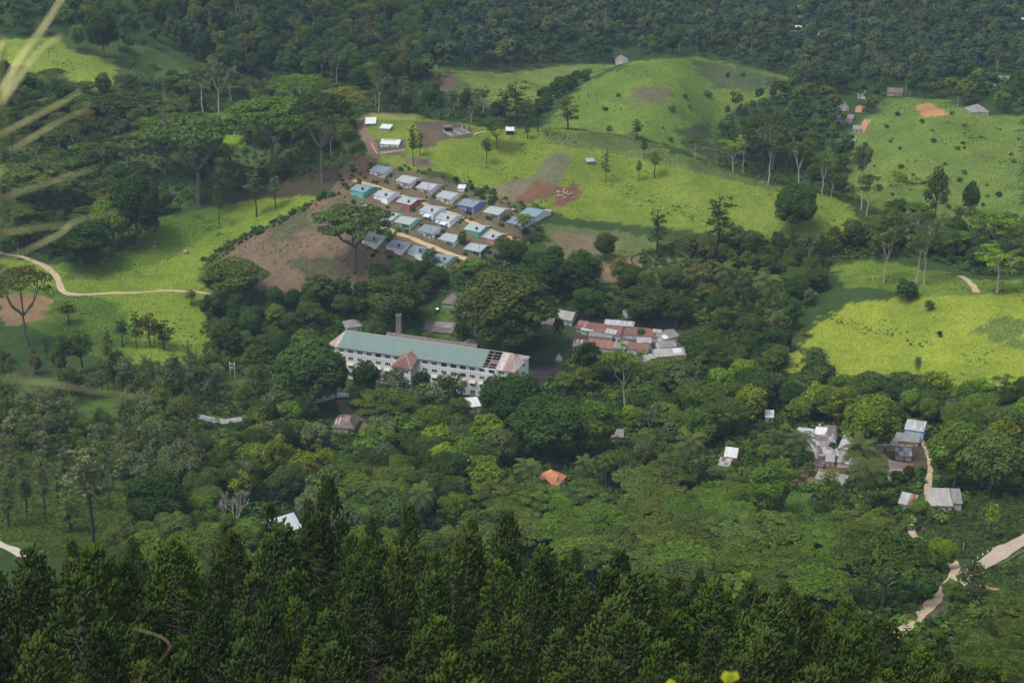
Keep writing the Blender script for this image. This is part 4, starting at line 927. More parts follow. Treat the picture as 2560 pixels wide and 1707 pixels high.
# ================================================================ vegetation
def foliage_mat(name, base, trans=.28, vary=.55):
    """leaf surface: base colour times the object's own tint, each leaf a little lighter, darker or yellower"""
    m, ns, ls, b = newmat(name); ns.remove(b)
    out = ns['Material Output']
    t = node(ns, 'ShaderNodeAttribute', attribute_name='tone').outputs['Fac']
    oi = ns.new('ShaderNodeObjectInfo')
    c = ramp(ns, ls, t, [(0, tuple(x * (1 - vary) for x in base)), (.5, base), (1, (base[0] * (1 + vary * 1.3), base[1] * (1 + vary), base[2] * (1 + vary * .5)))])
    c = mixc(ns, ls, 1.0, c, oi.outputs['Color'], 'MULTIPLY')
    d = ns.new('ShaderNodeBsdfDiffuse'); ls.new(c, d.inputs[0])
    tr = ns.new('ShaderNodeBsdfTranslucent'); ls.new(c, tr.inputs[0])
    mx = ns.new('ShaderNodeMixShader'); mx.inputs[0].default_value = trans
    ls.new(d.outputs[0], mx.inputs[1]); ls.new(tr.outputs[0], mx.inputs[2]); ls.new(mx.outputs[0], out.inputs['Surface'])
    return m
ML = foliage_mat('leaves', (.096, .152, .034), .38)
MNEED = foliage_mat('needles', (.082, .132, .030), .32, .28)
MPALM = foliage_mat('fronds', (.080, .112, .034), .25, .4)
MBARK = plain('grey_bark', (.13,.11,.09), 1, .3, 2); MBARKD = plain('dark_bark', (.045,.037,.03), 1, .3, 2)
MBARKP = plain('pale_bark', (.36,.33,.27), 1, .25, 1.5); MTWIG = plain('twigs', (.17,.14,.105), 1, .25, 2)

def unit(a): return a / (np.linalg.norm(a, axis=-1, keepdims=True) + 1e-9)
def leaves(C, N, S, tone, g, asp=.6):
    """diamond leaf sprays at points C facing N"""
    n = len(C); t = unit(np.cross(N, g.normal(size=(n, 3)))); b = np.cross(N, t)
    S = S[:, None]; k = unit(N) * S * .22
    V = np.stack([C - t*S - k, C + b*S*asp, C + t*S - k, C - b*S*asp], 1).reshape(-1, 3)
    return V, np.arange(n * 4).reshape(n, 4), np.repeat(tone, 4)
def lobes_to_leaves(L, n_per, size, g, rand=.42, under=.5, jit=.16, flat=None, asp=.6):
    """L: rows of centre xyz + radii xyz; leaf sprays over the shell of each lobe, fewer beneath"""
    Cs, Ns, Ss, Ts = [], [], [], []
    for cx, cy, cz, rx, ry, rz_ in L:
        n = int(n_per * (rx * ry + rx * rz_ + ry * rz_) / 3)
        d = unit(g.normal(size=(n, 3))); keep = (d[:, 2] > -.25) | (g.random(n) < under); d = d[keep]; n = len(d)
        r = 1 - np.abs(g.normal(0, jit, n)); r = np.where(g.random(n) < .12, r * g.uniform(.4, 1, n), r) * (1 + .12 * np.sin(d[:, 0] * 5 + cx) * np.sin(d[:, 1] * 5 + cy))
        P_ = d * r[:, None] * np.array([rx, ry, rz_]) + np.array([cx, cy, cz])
        N_ = unit(unit(d / np.array([rx, ry, rz_])) * (1 - rand) + rand * unit(g.normal(size=(n, 3))) + np.array([0, 0, .25]))
        Cs.append(P_); Ns.append(N_); Ss.append(size * g.uniform(.6, 1.35, n))
        Ts.append(np.clip(.5 + g.normal(0, .12) + g.normal(0, .16, n), 0, 1))
    return leaves(np.concatenate(Cs), np.concatenate(Ns), np.concatenate(Ss), np.concatenate(Ts), g, asp)
def crown_mesh(name, VFT, mat):
    V, F, T = VFT; return raw_mesh(name, V, F, mat, {'tone': ('FLOAT', T)})
def bend(a, b, n=5, sag=0.0, wig=.0, g=None):
    a = np.array(a, float); b = np.array(b, float); t = np.linspace(0, 1, n)[:, None]
    p = a + (b - a) * t; p[:, 2] += sag * np.sin(math.pi * t[:, 0])
    if wig and g is not None: p[1:-1] += g.normal(0, wig, (n - 2, 3))
    return p
def wood(name, limbs, mat):
    mb = MB()
    for p, r0, r1 in limbs: mb.tube(p, list(np.linspace(r0, r1, len(p))), 6 if r0 > .12 else 4, cap=False)
    return mb.mesh(name, mat, True)

KIND = {}     # kind -> list of (crown mesh, trunk mesh), real metres: nominal height, nominal width
def reg(kind, H, W, lst): KIND[kind] = (H, W, lst)
# -- rounded broadleaf, 14 m tall, 11 m wide
def mk_round(seed, dense=1.0, flat=1.0, nl=30, size=.40, low=0.0):
    g = np.random.default_rng(seed); L = []; limbs = []
    for i in range(nl):
        el = math.asin(-.72 + 1.70 * (i + .5) / nl); az = i * 2.39996 + g.uniform(-.4, .4)
        k = g.uniform(.55, .86); R_ = (4.7 * k, 4.7 * k, 6.1 * k * flat)
        c = (R_[0] * math.cos(el) * math.cos(az), R_[1] * math.cos(el) * math.sin(az), 7.5 - low + R_[2] * math.sin(el))
        r = g.uniform(1.15, 2.15) * (1.1 if el > 0 else .9) * (.62 if nl > 100 else 1); L.append((*c, r, r, r * g.uniform(.7, .95)))
        if i % 3 == 0: limbs.append((bend((0, 0, 4.4 - low), c, 4, .3, .2, g), .2, .05))
    L.append((0, 0, 9.0 - low, 2.6, 2.6, 2.4))
    limbs.append((bend((0, 0, -1.2), (g.uniform(-.3, .3), g.uniform(-.3, .3), 9 - low), 6, 0, .12, g), .42, .14))
    return crown_mesh('crown', lobes_to_leaves(L, 62 * dense, size, g), ML), wood('trunk', limbs, MBARK)
reg('round', 14, 11, [mk_round(s, (1.6,.8,1.0)[s % 3], 1.0, (34,24,40)[s % 3], (.30,.50,.38)[s % 3]) for s in range(9)])
reg('roundbig', 14, 11, [mk_round(40 + s, 1.9, .95, 58, .30) for s in range(5)])
reg('giant', 14, 11, [mk_round(77, 2.6, .95, 130, .22)])
reg('loose', 14, 11, [mk_round(60 + s, .55, 1.1, 15, .46) for s in range(4)])
# -- umbrella trees with spreading limbs, 17 m tall, 20 m wide
def mk_umb(seed, nl=30, dense=1.0, tiers=1, size=.42):
    g = np.random.default_rng(seed); L = []; limbs = []; fork = 6.5
    limbs.append((bend((0, 0, -1.2), (g.uniform(-.6, .6), g.uniform(-.6, .6), fork), 5, 0, .15, g), .5, .34))
    mains = []
    for k in range(6):
        a = k * math.pi / 3 + g.uniform(-.3, .3); r = g.uniform(4.5, 6.5); e = (r * math.cos(a), r * math.sin(a), g.uniform(12.2, 14.2))
        limbs.append((bend((0, 0, fork), e, 5, -.9, .25, g), .3, .12)); mains.append(e)
    for i in range(nl):
        r = 9.0 * math.sqrt((i + .5) / nl) * g.uniform(.9, 1.05); a = i * 2.39996; z = 15.6 - .024 * r * r + g.uniform(-.7, .5)
        if tiers > 1 and i % 3 == 0: z -= g.uniform(2.0, 3.6)
        rr = g.uniform(1.6, 2.6); L.append((r * math.cos(a), r * math.sin(a), z, rr, rr, rr * .36))
        m = min(mains, key=lambda e: (e[0] - r * math.cos(a))**2 + (e[1] - r * math.sin(a))**2)
        limbs.append((bend(m, (r * math.cos(a), r * math.sin(a), z - .3), 4, .2, .15, g), .11, .03))
    return crown_mesh('crown', lobes_to_leaves(L, 74 * dense, size, g, .45, .5, .2), ML), wood('trunk', limbs, MBARK)
reg('umbrella', 17, 20, [mk_umb(s, 30, .95) for s in range(3)] + [mk_umb(8 + s, 34, 1.0, 2) for s in range(2)])
reg('umbrellathin', 17, 20, [mk_umb(20 + s, 22, .5) for s in range(2)])
# -- slender plantation trees, 17 m tall, 6 m wide, dark straight stem
def mk_slim(seed, base=6.5, dens=1.0, cone=.3):
    g = np.random.default_rng(seed); L = []; limbs = [(bend((0, 0, -1.2), (g.uniform(-.4, .4), g.uniform(-.4, .4), 16), 6, 0, .1, g), .22, .05)]
    n = 22
    for i in range(n):
        t = (i + .5) / n; z = base + (16.3 - base) * t; r = g.uniform(.4, 2.1) * (1 - cone * t) * min(1, .55 + 2 * t); a = i * 2.39996 + g.uniform(-.5, .5)
        rr = g.uniform(.75, 1.35) * (1 - .35 * t); L.append((r * math.cos(a), r * math.sin(a), z, rr, rr, rr * g.uniform(.6, .95)))
        limbs.append((bend((0, 0, z - .9), (r * math.cos(a), r * math.sin(a), z), 3), .06, .02))
    return crown_mesh('crown', lobes_to_leaves(L, 62 * dens, .36, g, .65, .6, .25, asp=.42), ML), wood('trunk', limbs, MBARKD)
reg('slim', 17, 5.6, [mk_slim(s, 5.5 + (s % 3) * 1.6, .9) for s in range(6)])
# -- pale-trunked forking trees, 20 m tall, 9 m wide, thin foliage
def mk_pale(seed, dens=.85):
    g = np.random.default_rng(seed); L = []; limbs = []; fx, fy = g.uniform(-.8, .8, 2); fork = g.uniform(6, 9)
    limbs.append((bend((0, 0, -1.2), (fx, fy, fork), 5, 0, .14, g), .25, .17))
    for k in range(4):
        a = k * 1.6 + g.uniform(-.4, .4); e = (fx + g.uniform(1.5, 3.2) * math.cos(a), fy + g.uniform(1.5, 3.2) * math.sin(a), g.uniform(13, 17.5))
        limbs.append((bend((fx, fy, fork), e, 5, -.5, .22, g), .14, .04))
        for j in range(6):
            c = (e[0] + g.uniform(-2, 2), e[1] + g.uniform(-2, 2), e[2] + g.uniform(-3.0, 2.4)); limbs.append((bend((np.array(e) + [fx, fy, fork + 2]) / 2 if j % 2 else e, c, 3), .06, .02))
            r = g.uniform(.8, 1.6); L.append((*c, r, r, r * .7))
    return crown_mesh('crown', lobes_to_leaves(L, 62 * dens, .40, g, .6, .5, .25, asp=.45), ML), wood('trunk', limbs, MBARKP)
reg('pale', 19, 9, [mk_pale(s) for s in range(5)])
# -- bare twiggy trees, 12 m tall
def mk_bare(seed, mat, up=.75):
    g = np.random.default_rng(seed); limbs = []
    def grow(p, d, ln, r, lv):
        e = p + d * ln; limbs.append((bend(p, e, 3, 0, ln * .05, g), r, r * .6))
        if lv == 0: return
        for k in range(3 if lv > 2 else 4):
            nd = unit(d * up + unit(g.normal(size=3)) * .62 + np.array([0, 0, .12])); grow(p + d * ln * g.uniform(.55, 1), nd, ln * g.uniform(.6, .8), r * .55, lv - 1)
    grow(np.array([0, 0, -1.0]), np.array([0.05, 0, 1.0]), 4.4, .26, 5)
    return None, wood('trunk', limbs, mat)
reg('bare', 12, 9, [mk_bare(3, MTWIG), mk_bare(5, MTWIG), mk_bare(9, MBARKP, .95)])
# -- shrubs, 2.4 m tall, 3.4 m wide
def mk_shrub(seed):
    g = np.random.default_rng(seed); L = []
    for i in range(7):
        a = i * 2.4; r = g.uniform(.2, 1.1); q = g.uniform(.55, .9); L.append((r * math.cos(a), r * math.sin(a), g.uniform(.6, 1.5), q, q, q))
    return crown_mesh('crown', lobes_to_leaves(L, 110, .24, g), ML), wood('trunk', [(bend((0, 0, -.5), (.1, 0, 1.3), 3), .08, .03), (bend((0, 0, -.5), (-.5, .3, 1.2), 3), .06, .03)], MBARK)
reg('shrub', 2.4, 3.2, [mk_shrub(s) for s in range(4)])
# -- pines with upturned bottle-brush shoots, 20 m tall, 7.5 m wide
def mk_pine(seed, H=20.0, base=4.0, needles=26):
    g = np.random.default_rng(seed); A, D, Ln, Wd, Tn = [], [], [], [], []; limbs = [(bend((0, 0, -2), (g.uniform(-.3, .3), g.uniform(-.3, .3), H - .5), 8, 0, .06, g), .27, .03)]
    z = base
    while z < H - .6:
        t = (z - base) / (H - base); bl = (3.9 * (1 - t) ** .95 + .3) * g.uniform(.8, 1.1); nb = 5 if t < .8 else 4; a0 = g.uniform(0, 6.3)
        for k in range(nb):
            a = a0 + k * 2 * math.pi / nb + g.uniform(-.3, .3); ln = bl * g.uniform(.7, 1.15); up = .25 + .5 * t
            ca, sa = math.cos(a), math.sin(a); e = np.array([ln * ca, ln * sa, z + ln * up + .25 * ln])
            path = np.array([[0, 0, z], [ln * .45 * ca, ln * .45 * sa, z + ln * up * .35], [ln * .8 * ca, ln * .8 * sa, z + ln * up * .85], e])
            limbs.append((path, .05, .02)); tn = .46 + g.normal(0, .09)
            for s in range(4 + int(ln * 3.2)):
                u = g.uniform(.38, 1.0) if s else 1.0; i = min(2, int(u * 3)); f = u * 3 - i; p = path[i] * (1 - f) + path[i + 1] * f
                az = a + g.uniform(-1.6, 1.6); o_ = g.uniform(.1, .6); p = p + np.array([g.normal(0, .22), g.normal(0, .22), g.normal(0, .1)]); d = unit(np.array([math.cos(az) * o_, math.sin(az) * o_, 1.0]))
                A.append(p); D.append(d); Ln.append(g.uniform(.38, .75)); Wd.append(g.uniform(.11, .17)); Tn.append(tn + g.normal(0, .07))
        z += g.uniform(.7, 1.0) * (1 - .3 * t)
    for s in range(6):
        A.append(np.array([0, 0, H - .7 - s * .12])); D.append(unit(np.array([g.normal(0, .22), g.normal(0, .22), 1]))); Ln.append(1.1); Wd.append(.2); Tn.append(.55)
    A = np.array(A); D = np.array(D); Ln = np.array(Ln); Wd = np.array(Wd); Tn = np.array(Tn); n = len(A)
    t = g.random((n, needles)) ; rd = unit(np.cross(np.repeat(D[:, None], needles, 1), g.normal(size=(n, needles, 3))))
    root = A[:, None] + D[:, None] * (t * Ln[:, None])[..., None]
    tip = root + (rd * .80 + D[:, None] * .62) * (Wd[:, None] * g.uniform(.8, 1.3, (n, needles)))[..., None]
    sd = unit(np.cross(tip - root, g.normal(size=(n, needles, 3)))) * .032
    V = np.stack([root - sd, root + sd, tip], 2).reshape(-1, 3); F = np.arange(len(V)).reshape(-1, 3)
    T = np.repeat(np.clip(Tn[:, None] + g.normal(0, .12, (n, needles)), 0, 1).ravel(), 3)
    # the dense inner brush of each shoot: a six-sided spindle
    a1 = unit(np.cross(D, np.array([.3, .9, .2]))); a2 = np.cross(D, a1); k0 = len(V); ring = []
    for f, q in ((-.02, .35), (.3, .95), (.75, .95), (1.0, .7), (1.14, .15)):
        for j in range(6):
            an = 2 * math.pi * j / 6 + f; ring.append(A + D * (Ln * f)[:, None] + (a1 * math.cos(an) + a2 * math.sin(an)) * (Wd * q * .85)[:, None])
    V2 = np.stack(ring, 1).reshape(-1, 3); base = (np.arange(n) * 30)[:, None]
    tri = []
    for i in range(4):
        for j in range(6):
            p, q = i*6 + j, i*6 + (j+1) % 6; tri += [(p, q, q + 6), (p, q + 6, p + 6)]
    tri = np.array(tri); F2 = (base[:, :, None] + tri[None]).reshape(-1, 3) + k0
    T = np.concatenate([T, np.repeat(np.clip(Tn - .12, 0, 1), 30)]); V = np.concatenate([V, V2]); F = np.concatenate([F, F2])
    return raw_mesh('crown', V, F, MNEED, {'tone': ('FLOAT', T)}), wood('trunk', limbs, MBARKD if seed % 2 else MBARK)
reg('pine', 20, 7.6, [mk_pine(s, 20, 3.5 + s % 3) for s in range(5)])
# -- coconut palms, 11 m tall, 9 m wide
def mk_palm(seed, nf=26):
    g = np.random.default_rng(seed); V, F, T = [], [], []; top = np.array([.5, .2, 9.6])
    limbs = [(bend((0, 0, -1), top, 7, 0, .05, g), .24, .13)]
    def quad(a, b, c, d, t):
        k = len(V); V.extend([a, b, c, d]); F.append((k, k+1, k+2, k+3)); T.extend([t] * 4)
    for i in range(nf):
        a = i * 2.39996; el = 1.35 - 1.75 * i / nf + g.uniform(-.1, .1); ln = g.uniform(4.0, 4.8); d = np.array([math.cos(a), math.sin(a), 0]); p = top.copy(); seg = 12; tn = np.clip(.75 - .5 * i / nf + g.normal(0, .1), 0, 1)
        side = np.array([-d[1], d[0], 0])
        for s in range(seg):
            q = p + (d * math.cos(el) + np.array([0, 0, math.sin(el)])) * ln / seg; el -= .10 + .07 * s / seg * 2
            w = 1.0 * math.sin(math.pi * min(1, (s + 1.3) / (seg + 1))) ** .6
            for sg in (-1, 1):
                dr = side * sg * w + (q - p) * .9 + np.array([0, 0, -.42 * w])
                for f in (0, .5):
                    r = p + (q - p) * f; quad(r, r + (q - p) * .34, r + (q - p) * .34 + dr * g.uniform(.85, 1.1), r + dr * .95, tn + g.normal(0, .06))
            p = q
        limbs.append((bend(top, top + d * .6 + np.array([0, 0, .3]), 3), .06, .03))
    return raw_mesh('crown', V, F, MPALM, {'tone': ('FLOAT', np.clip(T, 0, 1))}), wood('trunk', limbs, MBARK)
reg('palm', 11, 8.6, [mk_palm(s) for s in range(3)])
def mk_banana(seed):
    g = np.random.default_rng(seed); V, F, T = [], [], []; limbs = []
    for st in range(3):
        b = np.array([g.uniform(-.8, .8), g.uniform(-.8, .8), 0]); top = b + np.array([0, 0, g.uniform(2.0, 2.8)]); limbs.append((bend(b - [0, 0, .4], top, 4), .14, .09))
        for i in range(8):
            a = i * 2.39996 + st; el = 1.2 - .13 * i; d = np.array([math.cos(a), math.sin(a), 0]); sd = np.array([-d[1], d[0], 0]); p = top.copy(); n = 7; tn = .5 + g.normal(0, .13)
            for s in range(n):
                q = p + (d * math.cos(el) + np.array([0, 0, math.sin(el)])) * .36; el -= .24
                w0 = .34 * math.sin(math.pi * (s + .25) / (n + .3)) + .05; w1 = .34 * math.sin(math.pi * (s + 1.0) / (n + .3)) + .03
                for sg in (-1, 1):
                    k = len(V); V.extend([p, q, q + sd * sg * w1 - [0, 0, .10], p + sd * sg * w0 - [0, 0, .10]]); F.append((k, k+1, k+2, k+3)); T.extend([tn] * 4)
                p = q
    return raw_mesh('crown', V, F, MPALM, {'tone': ('FLOAT', np.clip(T, 0, 1))}), wood('stem', limbs, plain('banana_stem', (.12,.14,.06)))
reg('banana', 4.2, 4.6, [mk_banana(s) for s in range(3)])
# -- far forest trees: one mesh each, 12 m tall, 9.5 m wide
def mk_far(seed, tall=False):
    g = np.random.default_rng(seed); L = []
    n = 11
    for i in range(n):
        el = math.asin(-.2 + 1.18 * (i + .5) / n); az = i * 2.39996; k = g.uniform(.5, .85); rr = g.uniform(1.1, 2.0)
        L.append((4 * k * math.cos(el) * math.cos(az) * (.62 if tall else 1), 4 * k * math.cos(el) * math.sin(az) * (.62 if tall else 1), (8.0 if tall else 7.4) + (5.2 if tall else 4.4) * k * math.sin(el), rr, rr, rr * .85))
    V, F, T = lobes_to_leaves(L, 36, .66, g, .3); mb = MB(); mb.tube(bend((0, 0, -1), (.2, .1, 8), 3), [.3, .2, .1], 4, cap=False)
    tv = np.array(mb.v); tf = np.array(mb.f) + len(V)
    return (np.concatenate([V, tv]), np.concatenate([F, tf]), np.concatenate([T, np.zeros(len(tv))]), np.concatenate([np.zeros(len(F), int), np.ones(len(tf), int)]))
FARV = [mk_far(s, s % 2 == 0) for s in range(6)]
FARM = [raw_mesh('crown', v, f, [ML, MBARK], {'tone': ('FLOAT', t)}, fm=m) for v, f, t, m in FARV]

# ---------------------------------------------------------------- planting
TINT = {'giant': (.78,.70,.72), 'mid': (1,1,1), 'dark': (.66,.70,.66), 'deep': (.52,.62,.52), 'bright': (1.35,1.4,.75), 'yellow': (1.9,1.5,.6), 'olive': (1.12,.98,.85), 'purple': (.75,.38,1.1), 'grey': (1.2,1.0,1.7),
        'brown': (1.35,.95,.85), 'blue': (.58,.72,1.25), 'silver': (1.35,1.1,2.1), 'lime': (1.6,1.65,.7), 'fresh': (1.12,1.2,.75)}  # blue carries the haze of distance as a leaf tint for far woods
BOX = []      # screen boxes (x0, y0, x1, y1, depth) of planted trees, used to keep views open
def plant(kind, p, h, w, tint, name, label, cat='tree', group=None, rz=None, var=None, lean=0.0, tv=.2):
    H, W, lst = KIND[kind]; i = random.randrange(len(lst)) if var is None else var
    cr, tr = lst[i]
    root = bpy.data.objects.new(name, None); col.objects.link(root)
    root.location = p; root.rotation_euler = (lean * random.uniform(-1, 1), lean * random.uniform(-1, 1), random.uniform(0, 6.28) if rz is None else rz)
    root.scale = (w / W, w / W, h / H)
    tag(root, label, cat, group)
    if cr:
        c = bpy.data.objects.new('crown', cr); c.parent = root; col.objects.link(c)
        t = TINT[tint]; k = random.uniform(1 - tv, 1 + tv); c.color = (t[0] * k * random.uniform(.94, 1.06), t[1] * k, t[2] * k * random.uniform(.92, 1.08), 1)
    b = bpy.data.objects.new('trunk' if kind != 'banana' else 'stem', tr); b.parent = root; col.objects.link(b)
    return root
def hero(kind, bx, by, ty, wpx, tint, label, name='broadleaf_tree', cat='tree', group=None, var=None, rz=None):
    """a tree surveyed one by one: foot (bx, by), top row ty and crown width in photograph pixels"""
    p = at1(bx, by); s = mpp(p); h = (by - ty) * s / math.cos(R(21)) ; w = wpx * s * (1.25 if kind in ('slim', 'pale') else 1.06)
    HERO.append((bx - wpx / 2, ty, bx + wpx / 2, by))
    return plant(kind, p, h, w, tint, name, label, cat, group, rz, var)
HERO = []
hp = hero
BT, UT, ST, PT, RT, PA = 'broadleaf_tree', 'umbrella_tree', 'slender_tree', 'pale_trunk_tree', 'bare_tree', 'palm_tree'
# left meadow and its edges
hp('umbrellathin', 66, 864, 668, 172, 'brown', 'thin-leaved umbrella tree with bare spreading limbs at the left edge of the meadow', UT)
hp('roundbig', 583, 752, 640, 158, 'olive', 'big round tree at the lower left corner of the tilled field', BT)
hp('round', 800, 765, 686, 95, 'dark', 'dark flat-topped tree at the foot of the tilled field', BT)
for b in [(165,945,833,60,'dark','dark slender tree left of the pair in front of the left meadow'),(208,935,822,68,'dark','dark rounded slender tree with a crooked stem before the left meadow'),(272,920,818,34,'olive','thin sparse tree between the two groups on the left meadow'),
          (306,868,798,44,'dark','dark bushy tree first of the meadow group'),(341,872,775,28,'dark','narrow tree second of the meadow group'),(411,876,800,56,'deep','leaning dark tree last of the meadow group'),
          (171,812,753,50,'olive','small olive tree beside the red earth at the left'),(478,763,722,34,'olive','lone sapling on the meadow just below the path')]:
    hp('slim', *b, ST)
hp('loose', 374, 868, 778, 68, 'brown', 'brownish umbrella-shaped tree in the middle of the meadow group', BT)
hp('bare', 92, 1028, 880, 112, 'mid', 'large brown twiggy leafless tree at the left edge', RT, var=0)
hp('palm', 26, 1040, 958, 72, 'dark', 'lone palm beside the twiggy leafless tree at the left edge', PA)
# plantation and lower left
hp('slim', 232, 1358, 1112, 118, 'silver', 'tallest silver-leaved tree with a long bare dark stem above the pale road', ST, var=2)
hp('slim', 115, 1304, 1130, 46, 'grey', 'thin tall tree left of the tallest silver one', ST, var=1)
hp('slim', 22, 1314, 1190, 60, 'grey', 'sparse slender tree at the left edge above the pale road', ST)
hp('slim', 178, 1328, 1228, 74, 'olive', 'short olive tree at the foot of the tallest silver one', ST, var=0)
hp('roundbig', 400, 1340, 1178, 165, 'deep', 'big layered dark tree right of the tallest silver one', BT)
hp('loose', 700, 1215, 1078, 92, 'yellow', 'tall yellow-green conical tree below the road, taller of the pair', BT)
hp('loose', 764, 1225, 1122, 88, 'yellow', 'shorter yellow-green tree beside the taller conical one', BT)
hp('bare', 592, 1330, 1218, 62, 'mid', 'pale leafless tree with many upright stems just above the pines', RT, var=2)
hp('bare', 566, 1318, 1225, 40, 'mid', 'thinner pale leafless tree beside the many-stemmed one', RT, var=2)
for b in [(430,1345,1262,60,'yellow','yellow-topped round tree at the left end of a row of three above the pines'),(487,1345,1268,52,'lime','middle yellow-topped tree of the row of three above the pines'),(542,1338,1278,52,'yellow','right-hand yellow-topped tree of the row of three above the pines')]:
    hp('round', *b, BT)
# round the factory
hp('roundbig', 772, 1022, 846, 190, 'dark', 'huge dark tree hiding the left end of the factory', BT)
hp('roundbig', 840, 1000, 880, 70, 'dark', 'dark tree right against the left end of the factory', BT)
hp('round', 917, 1003, 896, 72, 'deep', 'dark tree in front of the factory left of its stair block', BT)
hp('round', 898, 1035, 958, 60, 'deep', 'small dark tree beside the pale forecourt', BT)
hp('loose', 985, 1020, 914, 92, 'silver', 'pale grey-green tree in front of the factory stair block', BT)
hp('round', 1052, 992, 924, 52, 'deep', 'dark young tree just right of the factory stair block', BT)
hp('loose', 1122, 1004, 934, 86, 'deep', 'dark wide-topped trees against the factory middle', BT)
hp('loose', 1072, 1045, 956, 94, 'silver', 'pale grey-green tree below the factory middle', BT)
hp('umbrella', 962, 1085, 984, 172, 'olive', 'low wide olive umbrella tree below the factory', UT, var=3)
hp('roundbig', 1275, 1075, 928, 158, 'deep', 'big dark tree hiding the right corner of the factory', BT)
hp('roundbig', 1375, 1145, 985, 195, 'deep', 'largest dark tree below the right end of the factory', BT)
hp('roundbig', 1482, 1140, 988, 125, 'fresh', 'bright green tree on the right flank of the largest dark tree', BT)
hp('bare', 1410, 1130, 1042, 92, 'mid', 'brown twiggy bare tree below the largest dark tree', RT, var=1)
hp('giant', 1262, 892, 668, 270, 'giant', 'giant broad tree behind the factory, largest tree in the valley', BT)
hp('roundbig', 992, 830, 684, 152, 'dark', 'dark tree behind the chimney', BT)
hp('roundbig', 1352, 740, 630, 132, 'deep', 'dark round tree between the village and the giant tree', BT)
hp('round', 1452, 735, 628, 112, 'deep', 'dark uneven tree at the corner of the playing field', BT)
hp('round', 1513, 650, 582, 62, 'dark', 'lone round tree standing on the playing field', BT)
hp('loose', 1548, 716, 640, 50, 'brown', 'sparse grey tree at the edge of the dug playing-field corner', BT)
hp('umbrella', 886, 678, 520, 200, 'mid', 'wide flat-topped umbrella tree overhanging the lower left of the village', UT, var=3)
hp('slim', 1072, 678, 618, 52, 'dark', 'dark cone-shaped tree in front of the lowest cottage row', ST, var=0)
# near hill
hp('slim', 1643, 638, 524, 52, 'dark', 'dark layered tree on the lower edge of the yellow-green hill', ST, var=0)
hp('roundbig', 1985, 588, 460, 106, 'deep', 'dense dark tree alone on the end of the yellow-green hill', BT)
hp('slim', 1795, 625, 490, 76, 'deep', 'tall dark pointed tree below the yellow-green hill', ST, var=0)
hp('round', 1875, 650, 572, 66, 'dark', 'dark ball-shaped tree below the yellow-green hill', BT)
for i, b in enumerate([(1919,462,322,60),(1998,475,332,62),(2055,490,380,44),(2078,492,430,40),(2153,525,364,62),(2166,540,432,48),(1835,433,342,58),(1857,433,330,40),(1791,412,368,46),(1737,394,345,46),(2248,514,438,56)]):
    hp('pale', *b[:4], ['grey','olive','lime','olive'][i % 4], 'pale-stemmed thin tree rising behind the crest of the yellow-green hill', PT, group='pale-stemmed trees along the crest of the yellow-green hill')
hp('umbrella', 1932, 424, 292, 170, 'dark', 'flat-topped umbrella tree rising behind the pale-stemmed row', UT, var=1)
hp('round', 2422, 545, 454, 48, 'deep', 'narrow dark tree low on the right hillside', BT)
hp('loose', 2337, 560, 414, 72, 'olive', 'dull olive tree at the foot of the right hillside', BT)
hp('umbrella', 2480, 640, 535, 130, 'lime', 'bright wide umbrella tree at the right edge below the hillside', UT)
for i, b in enumerate([(2208,706,560,74),(2294,710,545,70),(2312,713,556,56),(2024,662,578,62)]):
    hp('pale', *b, ['olive','grey'][i % 2], ['pale tree with a long straight trunk on the upper edge of the bright meadow','left of two close pale trunks above the bright meadow','right of two close pale trunks above the bright meadow','pale forked tree left of the bright meadow'][i], PT)
hp('pale', 2488, 732, 622, 92, 'lime', 'forked white-barked tree with bright sparse leaves at the right edge', PT)
hp('round', 2322, 776, 748, 28, 'fresh', 'small round tree alone high on the bright right meadow', BT)
hp('round', 2349, 843, 826, 14, 'dark', 'tiny sapling alone in the middle of the bright right meadow', BT)
hp('round', 2265, 752, 698, 64, 'deep', 'dark rounded bush on the upper edge of the bright right meadow', BT)
hp('loose', 2034, 924, 864, 84, 'grey', 'thin grey tree at the left corner of the bright right meadow', BT)
hp('roundbig', 2172, 1150, 978, 142, 'lime', 'big bright-leaved tree in the middle of the right-hand settlement', BT)
hp('roundbig', 2385, 1225, 1048, 145, 'fresh', 'big green tree right of the settlement path', BT)
hp('roundbig', 2475, 1240, 1068, 150, 'mid', 'broad green tree at the right end of the settlement', BT)
hp('roundbig', 2365, 1165, 1075, 80, 'lime', 'bright green tree at the upper end of the settlement path', BT)
hp('roundbig', 1925, 1290, 1150, 110, 'fresh', 'tall green tree left of the small lawn', BT)
hp('round', 2052, 1300, 1248, 42, 'dark', 'clipped dark round bush beside the small lawn', BT)
hp('slim', 2068, 1262, 1168, 50, 'lime', 'bright slender tree in front of the grey settlement house', ST, var=1)
hp('roundbig', 2350, 1425, 1338, 78, 'lime', 'bright dense small tree at the bend of the settlement path', BT)
hp('loose', 2428, 1505, 1385, 78, 'grey', 'grey thin-leaved tree at the end of the concrete road', BT)
hp('round', 2380, 1520, 1440, 60, 'mid', 'small green tree on the junction of path and road', BT)
hp('slim', 2474, 1352, 1252, 42, 'lime', 'tree with bright top and dark stem in the scrub above the concrete road', ST, var=2)
hp('loose', 2520, 1440, 1400, 34, 'fresh', 'small bush tree below the concrete road', BT)
hp('umbrella', 2205, 1525, 1345, 250, 'dark', 'great flat-topped dark umbrella tree beside the foot of the settlement path', UT, var=1)
